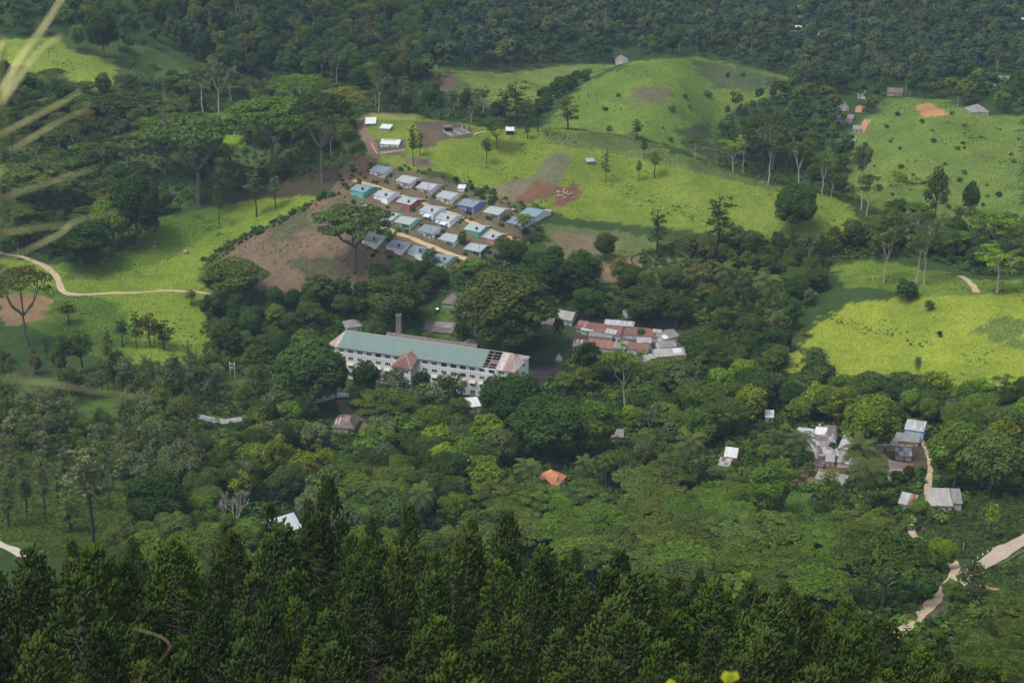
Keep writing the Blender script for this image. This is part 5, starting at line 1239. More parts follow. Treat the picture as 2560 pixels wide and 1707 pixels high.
# palms
for b in [(1990,1180,1085,88,'right-hand palm with drooping fronds left of the silver settlement roof'),(2157,1282,1160,120,'largest palm below the settlement'),(2145,1240,1105,104,'tall palm in the middle of the settlement yard'),(2186,1235,1140,72,'small palm right of the tall yard palm'),
          (1717,1205,1090,92,'palm at the left end of the settlement gardens'),(1322,1242,1155,78,'dark palm left of the orange roof'),(1464,1235,1150,66,'palm right of the orange roof'),(1515,1225,1140,60,'second palm right of the orange roof'),
          (1057,1345,1222,78,'palm standing just above the pines'),(945,1320,1210,74,'palm half hidden left of the one above the pines'),(1919,790,690,84,'big palm in the grove left of the bright right meadow'),(1806,755,668,72,'palm in the grove under the yellow-green hill'),(1863,760,680,60,'small palm between two larger grove palms'),
          (2126,1535,1458,60,'small pale palm at the edge of the pines on the right'),(2292,962,895,24,'thin palm poking above the dark trees on the bright meadow')]:
    hp('palm', *b[:4], 'mid', b[4], PA)
for x, y in [(1828,1125),(1850,1112),(1868,1120),(1880,1105),(1815,1150),(1855,1190),(1875,1200),(1730,1225),(1840,1215),(2000,1200),(2330,1300),(2352,1310),(2265,1325),(2280,1318),(2405,1262),(1960,640),(1930,625),(1990,645),(1900,635),(2010,840),(1985,820),(1800,900),(2200,1290)]:
    p = at1(x, y); plant('banana', p, random.uniform(3.6, 5), random.uniform(4, 5.2), random.choice(['fresh','bright']), 'banana_plant', 'clump of banana plants with broad ragged leaves in the gardens', 'plant', 'banana clumps in the gardens')
# left hillside
for b in [(499,512,298,232,'mid','widest umbrella tree on the left hillside, with a pale leaning trunk',0),(415,442,318,150,'mid','umbrella tree left of the widest one on the left hillside',1),(680,436,252,212,'fresh','bright-topped umbrella tree in the middle of the left hillside',0),(807,458,238,156,'dark','dark umbrella tree beside the building site',2),
          (752,278,195,152,'fresh','flat bright umbrella tree below the upper plantation',1),(95,520,412,196,'olive','pale olive umbrella tree at the left edge of the hillside',3),(330,300,235,150,'dark','dull umbrella tree below the upper left meadow',4),(30,420,330,140,'dark','dark umbrella tree at the left edge',4),(860,300,225,130,'brown','brownish umbrella tree above the building site',2)]:
    hp('umbrella', *b[:4], b[4], b[5], UT, var=b[6])
for b in [(505,286,160,52,'leftmost of the tall pale-stemmed trees on the left hillside'),(580,282,162,54,'tall tree with a white trunk beside the small bright meadow'),(546,300,150,66,'tall brownish tree between two pale-stemmed ones'),(320,442,352,64,'grey half-bare tree on the left hillside'),(948,285,185,40,'thin pale-stemmed tree just above the building site grass'),(1700+0,0,0,0,'')][:5]:
    hp('pale', *b[:4], 'grey', b[4], PT)
hp('slim', 550, 572, 462, 30, 'dark', 'slim dark-stemmed tree on the upper edge of the left meadow', ST, var=2)
hp('slim', 640, 542, 430, 48, 'silver', 'silvery slim tree at the top corner of the left meadow', ST, var=2)
hp('slim', 688, 522, 440, 38, 'silver', 'smaller silvery slim tree right of the other on the left meadow', ST, var=2)
hp('roundbig', 205, 662, 545, 152, 'deep', 'big dark tree above the bend of the pale path', BT)
hp('roundbig', 345, 612, 430, 140, 'deep', 'tall dark tree over the upper left meadow edge', BT)
hp('roundbig', 285, 618, 488, 110, 'fresh', 'lighter green tree between the two big dark ones on the left', BT)
hp('round', 195, 128, 62, 40, 'bright', 'small bright green tree at the top of the upper left meadow', BT)
hp('roundbig', 260, 150, 18, 84, 'dark', 'tall dark tree on the skyline slope right of the upper left meadow', BT)
# building site and near hill singles
for b in [(1033,415,315,26,'dark','tall thin tree with a tufted top between the village and the building site'),(1050,390,328,24,'dark','shorter thin tree beside the tufted one'),(1217,410,345,30,'dark','dead-looking leaning tree on the yellow-green hillside'),(1318,348,300,22,'dark','thin tree at the right end of the building site'),
          (1514,455,375,26,'olive','thin tree on the hillside right of the lone shelter'),(1597,455,400,18,'dark','bare thin tree in the middle of the yellow-green hill'),(1637,445,375,38,'lime','small bright tree on the yellow-green hill'),(1610,395,345,24,'dark','thin dark tree on the crest of the yellow-green hill'),(1592,350,300,34,'dark','dark tree just behind the crest of the yellow-green hill'),(1420,325,245,52,'olive','thin-topped pale-stemmed tree on the fold between two green hills')]:
    hp('slim', *b, ST)
hp('umbrella', 1240, 372, 300, 92, 'dark', 'dark spreading tree at the right end of the building site', UT, var=2)
for b in [(1290,315,205,66,'dark'),(1262,305,222,46,'dark'),(1318,318,250,44,'dark'),(1345,330,262,40,'dark')]:
    hp('slim', *b, 'dark tree in the clump behind the building site', ST, group='clump of dark trees behind the building site')

# round the line houses and along the factory front
for b in [('round',1470,950,845,78,'deep','dark tree in front of the grey left end of the front line house'),('pale',1566,1022,852,92,'bright','bright tall tree with a long white trunk below the line houses'),('loose',1462,980,915,62,'brown','pinkish bare-branched tree beside the black yard'),
          ('loose',1396,858,782,32,'dark','slim dark tree between the giant tree and the line houses'),('roundbig',1662,980,893,135,'olive','broad olive tree below the grey roofed houses'),('round',1468,800,716,88,'deep','dark tree behind the left end of the line houses'),('roundbig',1612,800,715,140,'dark','big dark tree behind the right half of the line houses'),
          ('round',1690,815,740,90,'deep','dark tree behind the grey roofed houses'),('round',1716,874,828,48,'dark','dark bush among the grey roofed houses'),('round',1602,846,818,22,'fresh','small green bush in front of the brown line house'),('roundbig',1755,905,820,110,'deep','dark tree right of the beige shed'),('roundbig',1520,955,880,90,'dark','dark green tree below the orange rusted roof'),
          ('umbrella',1790,960,858,150,'dark','dark umbrella tree between the line houses and the bright meadow'),('roundbig',1620,1060,950,110,'dark','dark tree right of the white-trunked one'),('loose',1410,985,930,70,'fresh','leafy tree at the lower corner of the black yard'),
          ('round',1352,880,838,40,'dark','bush at the upper corner of the black yard'),('round',1010,1050,1000,60,'dark','dark tree between two pale grey-green ones before the factory'),('round',1150,1050,990,58,'mid','tree left of the white flat-roofed hut'),('loose',1225,1060,985,60,'dark','dark tree just right of the white flat-roofed hut'),
          ('round',945,870,800,50,'dark','dark tree left of the chimney'),('round',1090,720,668,60,'dark','dark tree above the brown hip-roofed house'),('loose',1060,745,690,40,'fresh','yellowish tree left of the brown hip-roofed house'),('round',1185,690,645,70,'fresh','green bushy tree below the dark green cottage'),
          ('round',1290,655,600,70,'dark','dark bush tree at the lower end of the upper village road'),('palm',1310,590,540,52,'fresh','palm in front of the blue roofed cottage at the row end'),('loose',1250,640,590,44,'fresh','feathery tree in front of the dark green cottage'),('round',1155,610,575,26,'fresh','light shrub beside the pale green and white cottage')]:
    hp(b[0], *b[1:6], b[6], {'pale':PT,'umbrella':UT,'palm':PA}.get(b[0], BT))

for b in [('roundbig',1335,1270,1190,70,'mid','leafy tree at the left foot of the orange roof')]:
    hp(b[0], *b[1:6], b[6], {'umbrella':UT}.get(b[0], BT))

for b in [('round',1042,812,772,34,'dark','small dark tree left of the ruined shed behind the factory'),('round',1160,858,800,52,'deep','dark tree between the ruined shed and the giant tree'),('round',1070,858,828,34,'fresh','low bushy tree in front of the ruined shed'),('round',1030,852,822,30,'mid','low bushy tree just right of the chimney foot'),('round',1150,800,762,36,'dark','small tree at the right corner of the brown hip-roofed house'),
          ('round',2084,1132,1106,34,'deep','bush tree in front of the long patched silver roof'),('loose',2192,1170,1128,44,'dark','dark tree in the middle of the settlement yard'),('round',2145,1208,1176,40,'deep','dark bush tree right of the grey-roofed house above the lawn'),('round',2243,1212,1172,44,'dark','dark tree between the dirt path and the white-sloped grey roof'),('round',2272,1200,1160,30,'deep','slim dark bush beside the dirt path'),('loose',2023,1190,1150,36,'mid','small tree at the left end of the settlement yard'),('round',2118,1160,1135,30,'fresh','green bush below the lilac-silver roof'),('roundbig',2300,1290,1245,56,'fresh','green bush tree at the foot of the pale concrete-roofed house'),('round',1990,1125,1090,40,'dark','dark tree at the left edge of the silver roofs')]:
    hp(b[0], *b[1:6], b[6], BT)
# ---------------------------------------------------------------- woods and belts filled tree by tree
KEEP = [(812 + 52*i, 820 + 7*i, 866 + 52*i, 908 + 7*i) for i in range(10)] + [(1430,790,1765,900),(1380,760,1440,800),(1340,785,1395,815),(1990,1062,2125,1205),(2170,1065,2300,1125),(2215,1120,2290,1260),(2310,1225,2420,1270),(1095,735,1142,770),(1050,790,1135,835),(868,795,910,822),
        (825,1015,890,1075),(1168,985,1206,1025),(1332,1158,1402,1216),(670,1262,752,1325),(850,970,900,1000),(520,1030,620,1065),(200,1000,300,1010),(840,400,1350,650),(570,900,590,950),(1795,1105,1850,1150),
        (1910,1030,1936,1046),(1325,898,1395,945),(990,780,1010,850),(2270,1090,2330,1320),(2280,1330,2420,1560),(2410,1330,2560,1440),(0,1355,92,1445),(1960,1230,2032,1290),(1030,760,1150,800),
        (1534,124,1578,144),(2142,215,2168,232),(2222,218,2256,228),(2100,240,2124,264),(2430,257,2472,276),(2470,186,2538,205),(1982,8,1998,20),(2062,64,2096,84),(2285,252,2380,300),(1285,895,1400,950),(1515,1070,1562,1100)]
OPEN = [COVER[i][0] for i in range(len(COVER)) if COVER[i][1][1] > .128 and COVER[i][1] != (.14,.135,.075)]
def scatter(poly, spacing, seed, hmax, keepout=True, yr=(100, 1750)):
    """world points inside a surveyed outline, about one per spacing squared, away from clearings and buildings"""
    g = np.random.default_rng(seed)
    q = at([p[0] for p in poly], [min(1706, max(0, p[1])) for p in poly])
    x0, x1 = q[:, 0].min() - 60, q[:, 0].max() + 60; y0, y1 = max(yr[0], q[:, 1].min() - 60), min(yr[1], q[:, 1].max() + 60)
    xs = np.arange(x0, x1, spacing); ys = np.arange(y0, y1, spacing * .9); X, Y = np.meshgrid(xs, ys)
    X = X + (np.arange(len(ys)) % 2)[:, None] * spacing * .5; X = (X + g.uniform(-.42, .42, X.shape) * spacing).ravel(); Y = (Y + g.uniform(-.42, .42, Y.shape) * spacing).ravel()
    Z = hgt(X, Y); px, py, dep = project(X, Y, Z); m = inpoly(px, py, poly)
    if keepout:
        for o in OPEN: m &= ~inpoly(px, py, o)
        for (a, b, c, d) in KEEP:
            hp_ = hmax * FPX / dep * .85; r = spacing * .42 * FPX / dep
            m &= ~((px + r > a) & (px - r < c) & (py > b) & (py - hp_ < d - 4))
    # drop what hides behind a nearer ridge
    return np.stack([X, Y, Z], 1)[m]
def clear_of_houses(P_, pad=0.0):
    m = np.ones(len(P_), bool)
    for x, y, a, hl, hd in FOOT:
        dx, dy = P_[:, 0] - x, P_[:, 1] - y; u = dx * math.cos(a) + dy * math.sin(a); v = -dx * math.sin(a) + dy * math.cos(a)
        m &= ~((abs(u) < hl + pad) & (abs(v) < hd + pad))
    return m
ROADP = np.concatenate(ROADS)
EARTH = [p for p, c, w in COVER if c[0] > c[1] * 1.1 or c in ((.075,.14,.026), (.045,.04,.042))]
def clear_of_roads(P_, pad=.8, earth=True):
    m = np.ones(len(P_), bool)
    for i in range(0, len(P_), 4000):
        d = np.sqrt(((P_[i:i+4000, None, :2] - ROADP[None, :, :2]) ** 2).sum(-1)) - ROADP[None, :, 2]; m[i:i+4000] = d.min(1) > pad
    if earth:
        px, py, _ = project(P_[:, 0], P_[:, 1], P_[:, 2])
        for p in EARTH: m &= ~inpoly(px, py, p)
    return m
def visible(p, h):
    """whether the tip of a tree at p clears the ground in between"""
    t = np.linspace(.55, .985, 40); z = CAM_H + (p[2] + h - CAM_H) * t
    return bool((z > hgt(p[0] * t, p[1] * t)).all())
def fill(poly, spacing, seed, mix, hrange, label, group, asp=(.65, .95), keepout=True, uw=(.95, 1.25)):
    pts = scatter(poly, spacing, seed, hrange[1], keepout); n = 0
    pts = pts[clear_of_houses(pts, 1.5)]; pts = pts[clear_of_roads(pts, 1.5, False)]
    order = np.argsort(pts[:, 1])
    for p in pts[order]:
        px, py, dep = project(*p)
        if any(a < px < c and d - 60 < py < d + 12 for a, b, c, d in HERO if c - a > 60): continue
        r = random.random(); acc = 0
        for kind, wgt, name, tints in mix:
            acc += wgt
            if r <= acc: break
        h = random.uniform(*hrange)
        if kind == 'umbrella': h *= .95; w = h * random.uniform(*uw)
        elif kind == 'slim': h *= 1.1; w = h * random.uniform(.40, .56)
        elif kind == 'pale': h *= 1.2; w = h * random.uniform(.42, .6)
        elif kind == 'pine': w = h * random.uniform(.32, .42)
        elif kind == 'palm': h *= .9; w = 8.5 * random.uniform(.85, 1.1)
        else: w = h * random.uniform(*asp)
        if not visible(p, h): continue
        COUNT[name] = COUNT.get(name, 0) + 1
        if COUNT[name] > 300: continue
        t = random.choice(tints); d = ADJ[t]
        plant(kind, Vector(p), h, w, t, name, (d + ' ' + KWORD[kind] + ' ' + label), 'tree', group); n += 1
    return n
ADJ = {'mid':'mid-green','dark':'dark','deep':'deep green','bright':'bright green','yellow':'yellow-green','olive':'olive','grey':'grey-green','brown':'brownish','blue':'bluish','silver':'silvery','lime':'lime-green','fresh':'fresh green'}
KWORD = {'round':'rounded tree','roundbig':'full-crowned tree','loose':'loose-crowned tree','umbrella':'flat-topped umbrella tree','slim':'slender dark-stemmed tree','pale':'pale-stemmed thin tree','pine':'bristly pine','palm':'palm'}
COUNT = {}
for o in col.objects:
    if o.type == 'EMPTY' and 'tree' in o.name: k = o.name.split('.')[0]; COUNT[k] = COUNT.get(k, 0) + 1
N_ = {}
BL = 'broadleaf_tree'
# belt below the factory
N_['belt'] = fill([(600,1010),(860,1075),(1190,1110),(1330,1160),(1640,1030),(1780,950),(1990,985),(2320,1010),(2600,1030),(2600,1190),(2330,1090),(1990,1090),(1790,1110),(1800,1190),(1700,1230),(1560,1250),(1420,1240),(1300,1225),(1200,1300),(1100,1380),(800,1370),(560,1320),(450,1250),(560,1150)],
     11.5, 11, [('roundbig',.42,BL,['mid','dark','deep','deep','fresh','dark']),('round',.22,BL,['dark','bright','lime','grey','mid']),('loose',.18,'loose_crowned_tree',['fresh','lime','yellow','grey']),('umbrella',.10,'umbrella_tree',['olive','mid']),('pale',.08,'pale_trunk_tree',['olive','grey'])], (11,18.5), 'in the wood below the factory', 'trees of the wood below the factory', (.8, 1.15))
# belt right of the factory
N_['right'] = fill([(1440,960),(1420,905),(1640,925),(1770,900),(1700,800),(1640,770),(1560,760),(1590,650),(1720,600),(1900,615),(2180,600),(2360,580),(2600,600),(2600,690),(2450,690),(2300,645),(2080,650),(2060,720),(2000,790),(1960,870),(1970,960),(1760,1010),(1560,1040)],
     10, 12, [('round',.45,'grove_tree',['dark','deep','mid','olive']),('roundbig',.2,'grove_tree',['mid','deep','dark']),('loose',.2,'loose_crowned_tree',['olive','brown','grey']),('slim',.15,'slender_tree',['dark','olive'])], (9,15.5), 'in the grove right of the factory', 'trees of the grove right of the factory', (.75, 1.05))
# ring between village and factory, and the left band
N_['ring'] = fill([(520,800),(600,770),(760,760),(840,755),(930,730),(1060,690),(1180,690),(1330,640),(1400,660),(1500,735),(1640,760),(1600,800),(1420,780),(1330,800),(1150,740),(1040,760),(980,770),(900,790),(820,830),(800,870),(640,950),(540,900),(510,860)],
     10, 13, [('round',.6,'valley_tree',['dark','deep','mid']),('roundbig',.25,'valley_tree',['dark','deep']),('loose',.15,'loose_crowned_tree',['olive','fresh'])], (8,14.5), 'in the belt between village and factory', 'trees between village and factory', (.75, 1.05))
# plantation on the left
N_['plant'] = fill([(-40,1010),(300,960),(480,930),(650,965),(740,1000),(760,1040),(650,1090),(600,1150),(560,1230),(420,1260),(300,1230),(100,1130),(-40,1120)],
     7.6, 14, [('slim',.58,'slender_tree',['grey','silver','olive','dark']),('loose',.27,'loose_crowned_tree',['silver','grey','olive']),('round',.15,'valley_tree',['grey','olive','mid'])], (10,18), 'in the open plantation left of the factory', 'slender trees of the left plantation')
N_['plant2'] = fill([(-40,1120),(100,1130),(300,1230),(330,1290),(100,1300),(-40,1290)], 12.5, 15, [('slim',1,'slender_tree',['silver','grey'])], (12,17), 'scattered over the low green bushes at the lower left', 'slender trees over the green bushes')
N_['plantback'] = fill([(0,800),(60,830),(200,900),(520,900),(560,960),(480,930),(300,960),(-40,1010)], 13, 16, [('slim',.6,'slender_tree',['olive','dark']),('round',.4,'valley_tree',['olive','mid'])], (7,12), 'along the lower edge of the left meadow', 'trees along the lower edge of the left meadow')
# flat canopy on the lower right
N_['canopy'] = fill([(1230,1265),(1420,1225),(1560,1250),(1700,1240),(1850,1290),(1950,1310),(2060,1330),(2270,1390),(2280,1500),(2150,1560),(1900,1545),(1600,1500),(1300,1440)],
     13.5, 17, [('umbrella',.85,'umbrella_tree',['olive','mid','fresh']),('roundbig',.15,BL,['fresh','mid'])], (11,14), 'in the spreading canopy above the pines', 'umbrella trees of the lower canopy', uw=(1.5, 2.0))
N_['cornr'] = fill([(2380,1640),(2480,1560),(2600,1520),(2620,1700),(2560,1760),(2300,1760)], 9, 18, [('umbrella',1,'umbrella_tree',['mid','olive','dark'])], (7,10), 'in the lower right corner', 'umbrella trees in the lower right corner')
# strip between belt and pines
N_['strip'] = fill([(300,1330),(560,1330),(800,1380),(1100,1390),(1280,1330),(1300,1450),(1000,1500),(500,1500),(250,1450)], 11.5, 19, [('roundbig',.7,'valley_tree',['mid','fresh','olive']),('loose',.3,'loose_crowned_tree',['olive','bright'])], (10,16), 'just above the pine wood', 'trees just above the pine wood', (.8, 1.1))
# settlement gardens
N_['gard'] = fill([(1640,1120),(1800,1060),(1990,1085),(2000,1150),(1960,1230),(1940,1320),(2060,1300),(2200,1260),(2260,1290),(2270,1340),(2050,1330),(1900,1300),(1750,1250),(1620,1190)], 9, 20, [('round',.6,'garden_tree',['fresh','mid','bright']),('loose',.25,'loose_crowned_tree',['lime','fresh']),('palm',.15,'palm_tree',['mid'])], (5,9), 'in the settlement gardens', 'trees of the settlement gardens', (.8,1.1))
N_['gardr'] = fill([(2300,1010),(2600,1030),(2600,1240),(2520,1240),(2440,1230),(2430,1180),(2330,1090)], 10, 21, [('roundbig',.8,'garden_tree',['mid','dark','fresh']),('loose',.2,'loose_crowned_tree',['fresh'])], (10,14), 'at the right end of the settlement', 'trees at the right end of the settlement')
# left hillside
N_['lefth'] = fill([(-60,180),(230,235),(300,205),(480,220),(640,225),(900,240),(900,300),(885,380),(780,450),(640,480),(500,505),(420,540),(380,560),(340,600),(130,650),(-60,640)],
     9.8, 22, [('umbrella',.50,'umbrella_tree',['mid','dark','olive','brown','fresh']),('round',.30,'hillside_tree',['dark','deep','mid']),('pale',.20,'pale_trunk_tree',['grey','olive'])], (9,14.5), 'on the left hillside', 'trees of the left hillside')
# upper plantation of pale-topped trees at the top left
N_['euc'] = fill([(370,40),(420,-60),(1080,-60),(1120,60),(1105,175),(1030,215),(900,235),(700,215),(560,190),(440,130)], 11.8, 23, [('pale',.1,'pale_trunk_tree',['grey','brown']),('round',.9,'upland_tree',['blue','dark','dark','blue','olive','mid'])], (15,21), 'of the tall upper-left wood', 'trees of the tall upper-left wood', asp=(.58,.8))
N_['farpale'] = fill([(1000,-40),(2560,-40),(2560,230),(2220,240),(2100,330),(1880,250),(1990,195),(1860,165),(1740,140),(1420,150),(1250,170),(1110,160)], 34, 28, [('pale',1,'pale_trunk_tree',['grey','olive','silver'])], (11,16), 'standing above the far wood', 'pale trees standing above the far wood')
N_['behind'] = fill([(900,275),(1000,240),(1150,260),(1290,300),(1360,310),(1220,320),(1080,305)], 11, 24, [('slim',.5,'slender_tree',['dark','brown']),('round',.3,'hillside_tree',['dark','deep']),('pale',.2,'pale_trunk_tree',['grey'])], (9,15), 'behind the building site', 'trees behind the building site')
N_['valley'] = fill([(1720,360),(1830,400),(2000,425),(2130,420),(2260,500),(2200,530),(2080,480),(1900,430),(1760,385)], 9, 25, [('pale',.4,'pale_trunk_tree',['olive','grey','lime']),('round',.6,'hillside_tree',['dark','olive','mid'])], (8,14), 'in the fold behind the yellow-green hill', 'trees in the fold behind the yellow-green hill')
N_['foot'] = fill([(2180,600),(2200,540),(2350,545),(2450,560),(2600,590),(2600,660),(2400,660),(2300,640)], 9.5, 26, [('round',.5,'grove_tree',['olive','dark','mid']),('pale',.3,'pale_trunk_tree',['olive','grey']),('umbrella',.2,'umbrella_tree',['olive','fresh'])], (8,14), 'at the foot of the right hillside', 'trees at the foot of the right hillside')
N_['gully'] = fill([(1480,195),(1420,230),(1350,292),(1290,305),(1255,290),(1320,262),(1400,215)], 6.5, 27, [('round',1,'gully_bush',['deep','dark'])], (4,8), 'filling the gully beside the central green hill', 'dark bushes in the gully', asp=(.9,1.3), keepout=False)
# pines of the foreground
def pines():
    g = np.random.default_rng(5); n = 0; P_ = []
    for y in np.arange(128, 330, 6.2):
        half = (y * CP + 120 * SP) * .30 + 10
        for x in np.arange(-half, half, 6.6):
            X = x + g.uniform(-2.2, 2.2); Y = y + g.uniform(-2.2, 2.2); Z = float(hgt(X, Y)); h = g.choice([13, 16, 19, 22]) * g.uniform(.9, 1.1)
            P_.append((X, Y, Z, h))
    P_.sort(key=lambda q: q[1])
    for X, Y, Z, h in P_:
        tx, ty, dep = project(X, Y, Z + h)
        lim = np.interp(tx, [0, 120, 350, 650, 820, 1100, 1350, 1650, 1900, 2100, 2250, 2420, 2560], [1400, 1385, 1370, 1338, 1300, 1335, 1345, 1405, 1450, 1490, 1580, 1650, 1730])
        lim += g.uniform(-50, 55)
        if ty > 1850 or not visible((X, Y, Z), h): continue
        if ty < lim + 15:
            h2 = h - (lim + 15 - ty) * dep / FPX
            if h2 < 11: continue
            h = h2
        if n >= 300: break
        plant('pine', Vector((X, Y, Z)), h, h * g.uniform(.42, .56), random.choice(['mid','dark','olive','fresh','mid']), 'pine_tree', 'bristly dark green pine packed in the foreground pine wood', 'tree', 'pines of the foreground wood', lean=.03); n += 1
    return n
N_['pine'] = pines()
for bx, ty, w in ((674,1262,104),(770,1250,96),(930,1290,96),(1560,1392,90),(1750,1420,84),(330,1345,100),(180,1350,96),(820,1192,150),(1022,1262,120),(1268,1278,150),(1180,1300,100),(1440,1372,80),(560,1310,90)):
    y = 236.0; u_, f_, w_ = ray(bx, ty); t = y / f_; X = float(u_ * t); top = CAM_H + float(w_ * t); z = float(hgt(X, y))
    if top - z > 8: plant('pine', Vector((X, y, z)), top - z, w * y / FPX * 1.12, 'mid', 'pine_tree', {820:'tallest pine tip breaking the upper edge of the pine wood',1022:'pointed pine rising in front of the palm above the wood',1268:'broad pine tip at the middle of the upper edge of the pine wood',690:'pine beside the pale aqua roof'}.get(bx, 'pine standing at the upper edge of the pine wood'), 'tree', 'pines at the upper edge of the wood')
# far wood: nearest 300 as trees, the rest one mass
def far_wood():
    poly = [(980,-40),(2700,-40),(2700,270),(2480,300),(2420,270),(2220,245),(2130,335),(2110,420),(1960,430),(1830,405),(1800,310),(1880,255),(1960,240),(1990,195),(1860,165),(1740,140),(1620,147),(1520,168),(1420,158),(1250,180),(1130,170),(1100,220),(1060,200)]
    polyl = [(-80,-40),(420,-40),(370,60),(440,135),(340,150),(280,130),(160,100),(-80,90)]
    P_ = np.concatenate([scatter(poly, 8.8, 31, 9), scatter(polyl, 11, 32, 13)]); P_ = P_[clear_of_houses(P_, 2)]
    P_ = P_[np.argsort(P_[:, 1])]; rest = []; n = 0
    tints = ['dark','deep','mid','blue','olive','blue','mid']
    for p in P_:
        h = random.choice([7, 9, 10, 12, 14, 17]) * random.uniform(.85, 1.15); w = h * random.uniform(.6, .9)
        if not visible(p, h): continue
        i = random.randrange(6); t = TINT[random.choice(tints)]; k = random.uniform(.85, 1.2); c = tuple(x * k for x in t)
        if n < 300:
            o = bpy.data.objects.new('forest_tree', FARM[i]); col.objects.link(o); o.location = p; o.scale = (w / 9, w / 9, h / 12.2); o.rotation_euler = (0, 0, random.uniform(0, 6.3)); o.color = (*c, 1)
            tag(o, 'small dark tree along the near edge of the far wood', 'tree', 'trees of the far wood'); n += 1
        else: rest.append((p, h, w, i, c))
    Vs, Fs, Ts, Cs, Ms = [], [], [], [], []; off = 0
    for p, h, w, i, c in rest:
        v, f, t, m = FARV[i]; a = random.uniform(0, 6.3); ca, sa = math.cos(a), math.sin(a); s = w / 9
        Vs.append(np.stack([(v[:, 0] * ca - v[:, 1] * sa) * s + p[0], (v[:, 0] * sa + v[:, 1] * ca) * s + p[1], v[:, 2] * h / 12.2 + p[2]], 1))
        Fs.append(f + off); off += len(v); Ts.append(t); Cs.append(np.broadcast_to(np.array([*c, 1.0]), (len(v), 4))); Ms.append(m)
    m = foliage_mat('far_leaves', (.078, .118, .046)); ns, ls = m.node_tree.nodes, m.node_tree.links  # leaf base shifted bluer, some distance haze put into the colour
    oi = [x for x in ns if x.type == 'OBJECT_INFO'][0]; at_ = node(ns, 'ShaderNodeAttribute', attribute_name='tint')
    for l in list(oi.outputs['Color'].links): ls.new(at_.outputs['Color'], l.to_socket)
    me = raw_mesh('distant_forest', np.concatenate(Vs), np.concatenate(Fs), [m, MBARK], {'tone': ('FLOAT', np.concatenate(Ts)), 'tint': ('FLOAT_COLOR', np.concatenate(Cs))}, fm=np.concatenate(Ms))
    tag(link('distant_forest', me), 'dense dark wood covering the far slopes', 'forest', None, 'stuff')
    return n, len(rest)
N_['far'] = far_wood()
# undergrowth: shrubs one by one near the houses, ground cover as masses
def shrubs():
    n = 0; g = np.random.default_rng(44)
    for poly, sp, hr, tints, lab, grp in [
        ([(830,420),(1000,400),(1110,440),(1250,480),(1340,530),(1340,600),(1200,665),(1050,690),(930,650),(850,560)], 4.6, (1.2,3.0), ['dark','mid','deep','fresh','deep'], 'leafy shrub in the yards between the cottages', 'shrubs between the cottages'),
        ([(812,486),(835,490),(700,560),(590,618),(525,668),(505,655),(575,605),(685,550)], 2.7, (.8,3.0), ['dark','mid','fresh','deep'], 'leafy bush along the upper edge of the tilled field', 'bushes along the upper edge of the tilled field'),
        ([(775,738),(868,690),(930,652),(938,658),(874,697),(782,744)], 2.4, (.7,1.5), ['deep','dark'], 'small dark bush in the line crossing the tilled field', 'line of small bushes across the tilled field'),
        ([(1186,652),(1240,640),(1278,640),(1275,655),(1230,668),(1192,668)], 3.0, (1.4,2.4), ['purple'], 'dark purple-leaved bush below the dark green cottage', 'purple hedge below the cottages'),
        ([(1100,430),(1170,455),(1230,480),(1250,520),(1330,530),(1370,560),(1340,620),(1250,600),(1200,500)], 6, (2.2,4.5), ['deep','dark','mid'], 'dark bush at the back of the upper cottages', 'bushes behind the cottages'),
        ([(2150,330),(2230,260),(2450,300),(2560,330),(2560,540),(2300,540),(2160,480)], 21, (1.5,3.6), ['dark','mid','deep'], 'dark bush dotted over the right hillside', 'bushes dotted over the right hillside'),
        ([(1390,320),(1500,240),(1700,160),(1950,200),(1850,260),(1800,380),(1600,340)], 24, (1.5,4), ['dark','mid','brown'], 'bush dotted over the central green hill', 'bushes dotted over the central hill'),
        ([(1000,785),(1150,765),(1145,840),(1000,842)], 3.2, (.8,2.2), ['bright','mid','fresh','mid'], 'bright weedy bush behind the factory', 'weeds behind the factory'),
        ([(2290,1290),(2560,1200),(2560,1330),(2440,1390),(2340,1370)], 6.5, (.9,1.7), ['olive','mid','dark'], 'low bush in the scrub above the concrete road', 'low bushes above the concrete road')]:
        q_ = scatter(poly, sp, 50 + n, 2, False); q_ = q_[clear_of_houses(q_, .4)]
        for p in q_:
            px, py, _ = project(*p)
            if grp.startswith('shrubs between') and g.random() < .25: continue
            if any(a < px < c and b < py < d for a, b, c, d in []): continue
            h = g.uniform(*hr); n += 1; nm = {'shrubs be':'garden_shrub','bushes be':'garden_shrub','bushes do':'hill_bush','bushes al':'field_bush','line of s':'field_bush','weeds beh':'weed_bush','low bushe':'scrub_bush'}.get(grp[:9], 'hedge_bush'); COUNT[nm] = COUNT.get(nm, 0) + 1
            if COUNT[nm] > 300: continue
            plant('shrub', Vector(p), h, h * g.uniform(1.1, 1.7), random.choice(tints), nm, lab, 'bush', grp)
    return n
for c in [o for o in col.objects if o.type == 'EMPTY' and o.name.startswith('cottage')]:
    for k in range(5):
        a = random.choice([(-6.6, random.uniform(-6, 6)), (6.8, random.uniform(-5, 7)), (random.uniform(-5, 5), -7.6), (random.uniform(-5, 5), 8.6)])
        ca, sa = math.cos(ROW), math.sin(ROW); x = c.location.x + a[0] * ca - a[1] * sa; y = c.location.y + a[0] * sa + a[1] * ca; q = np.array([[x, y, float(hgt(x, y))]])
        if clear_of_roads(q, .4, False)[0] and clear_of_houses(q, -.6)[0]:
            h = random.uniform(1.0, 2.6); plant('shrub', Vector(q[0]), h, h * random.uniform(1.1, 1.7), random.choice(['dark','deep','mid','fresh','dark']), 'garden_shrub', 'leafy shrub in the yards between the cottages', 'bush', 'shrubs between the cottages')
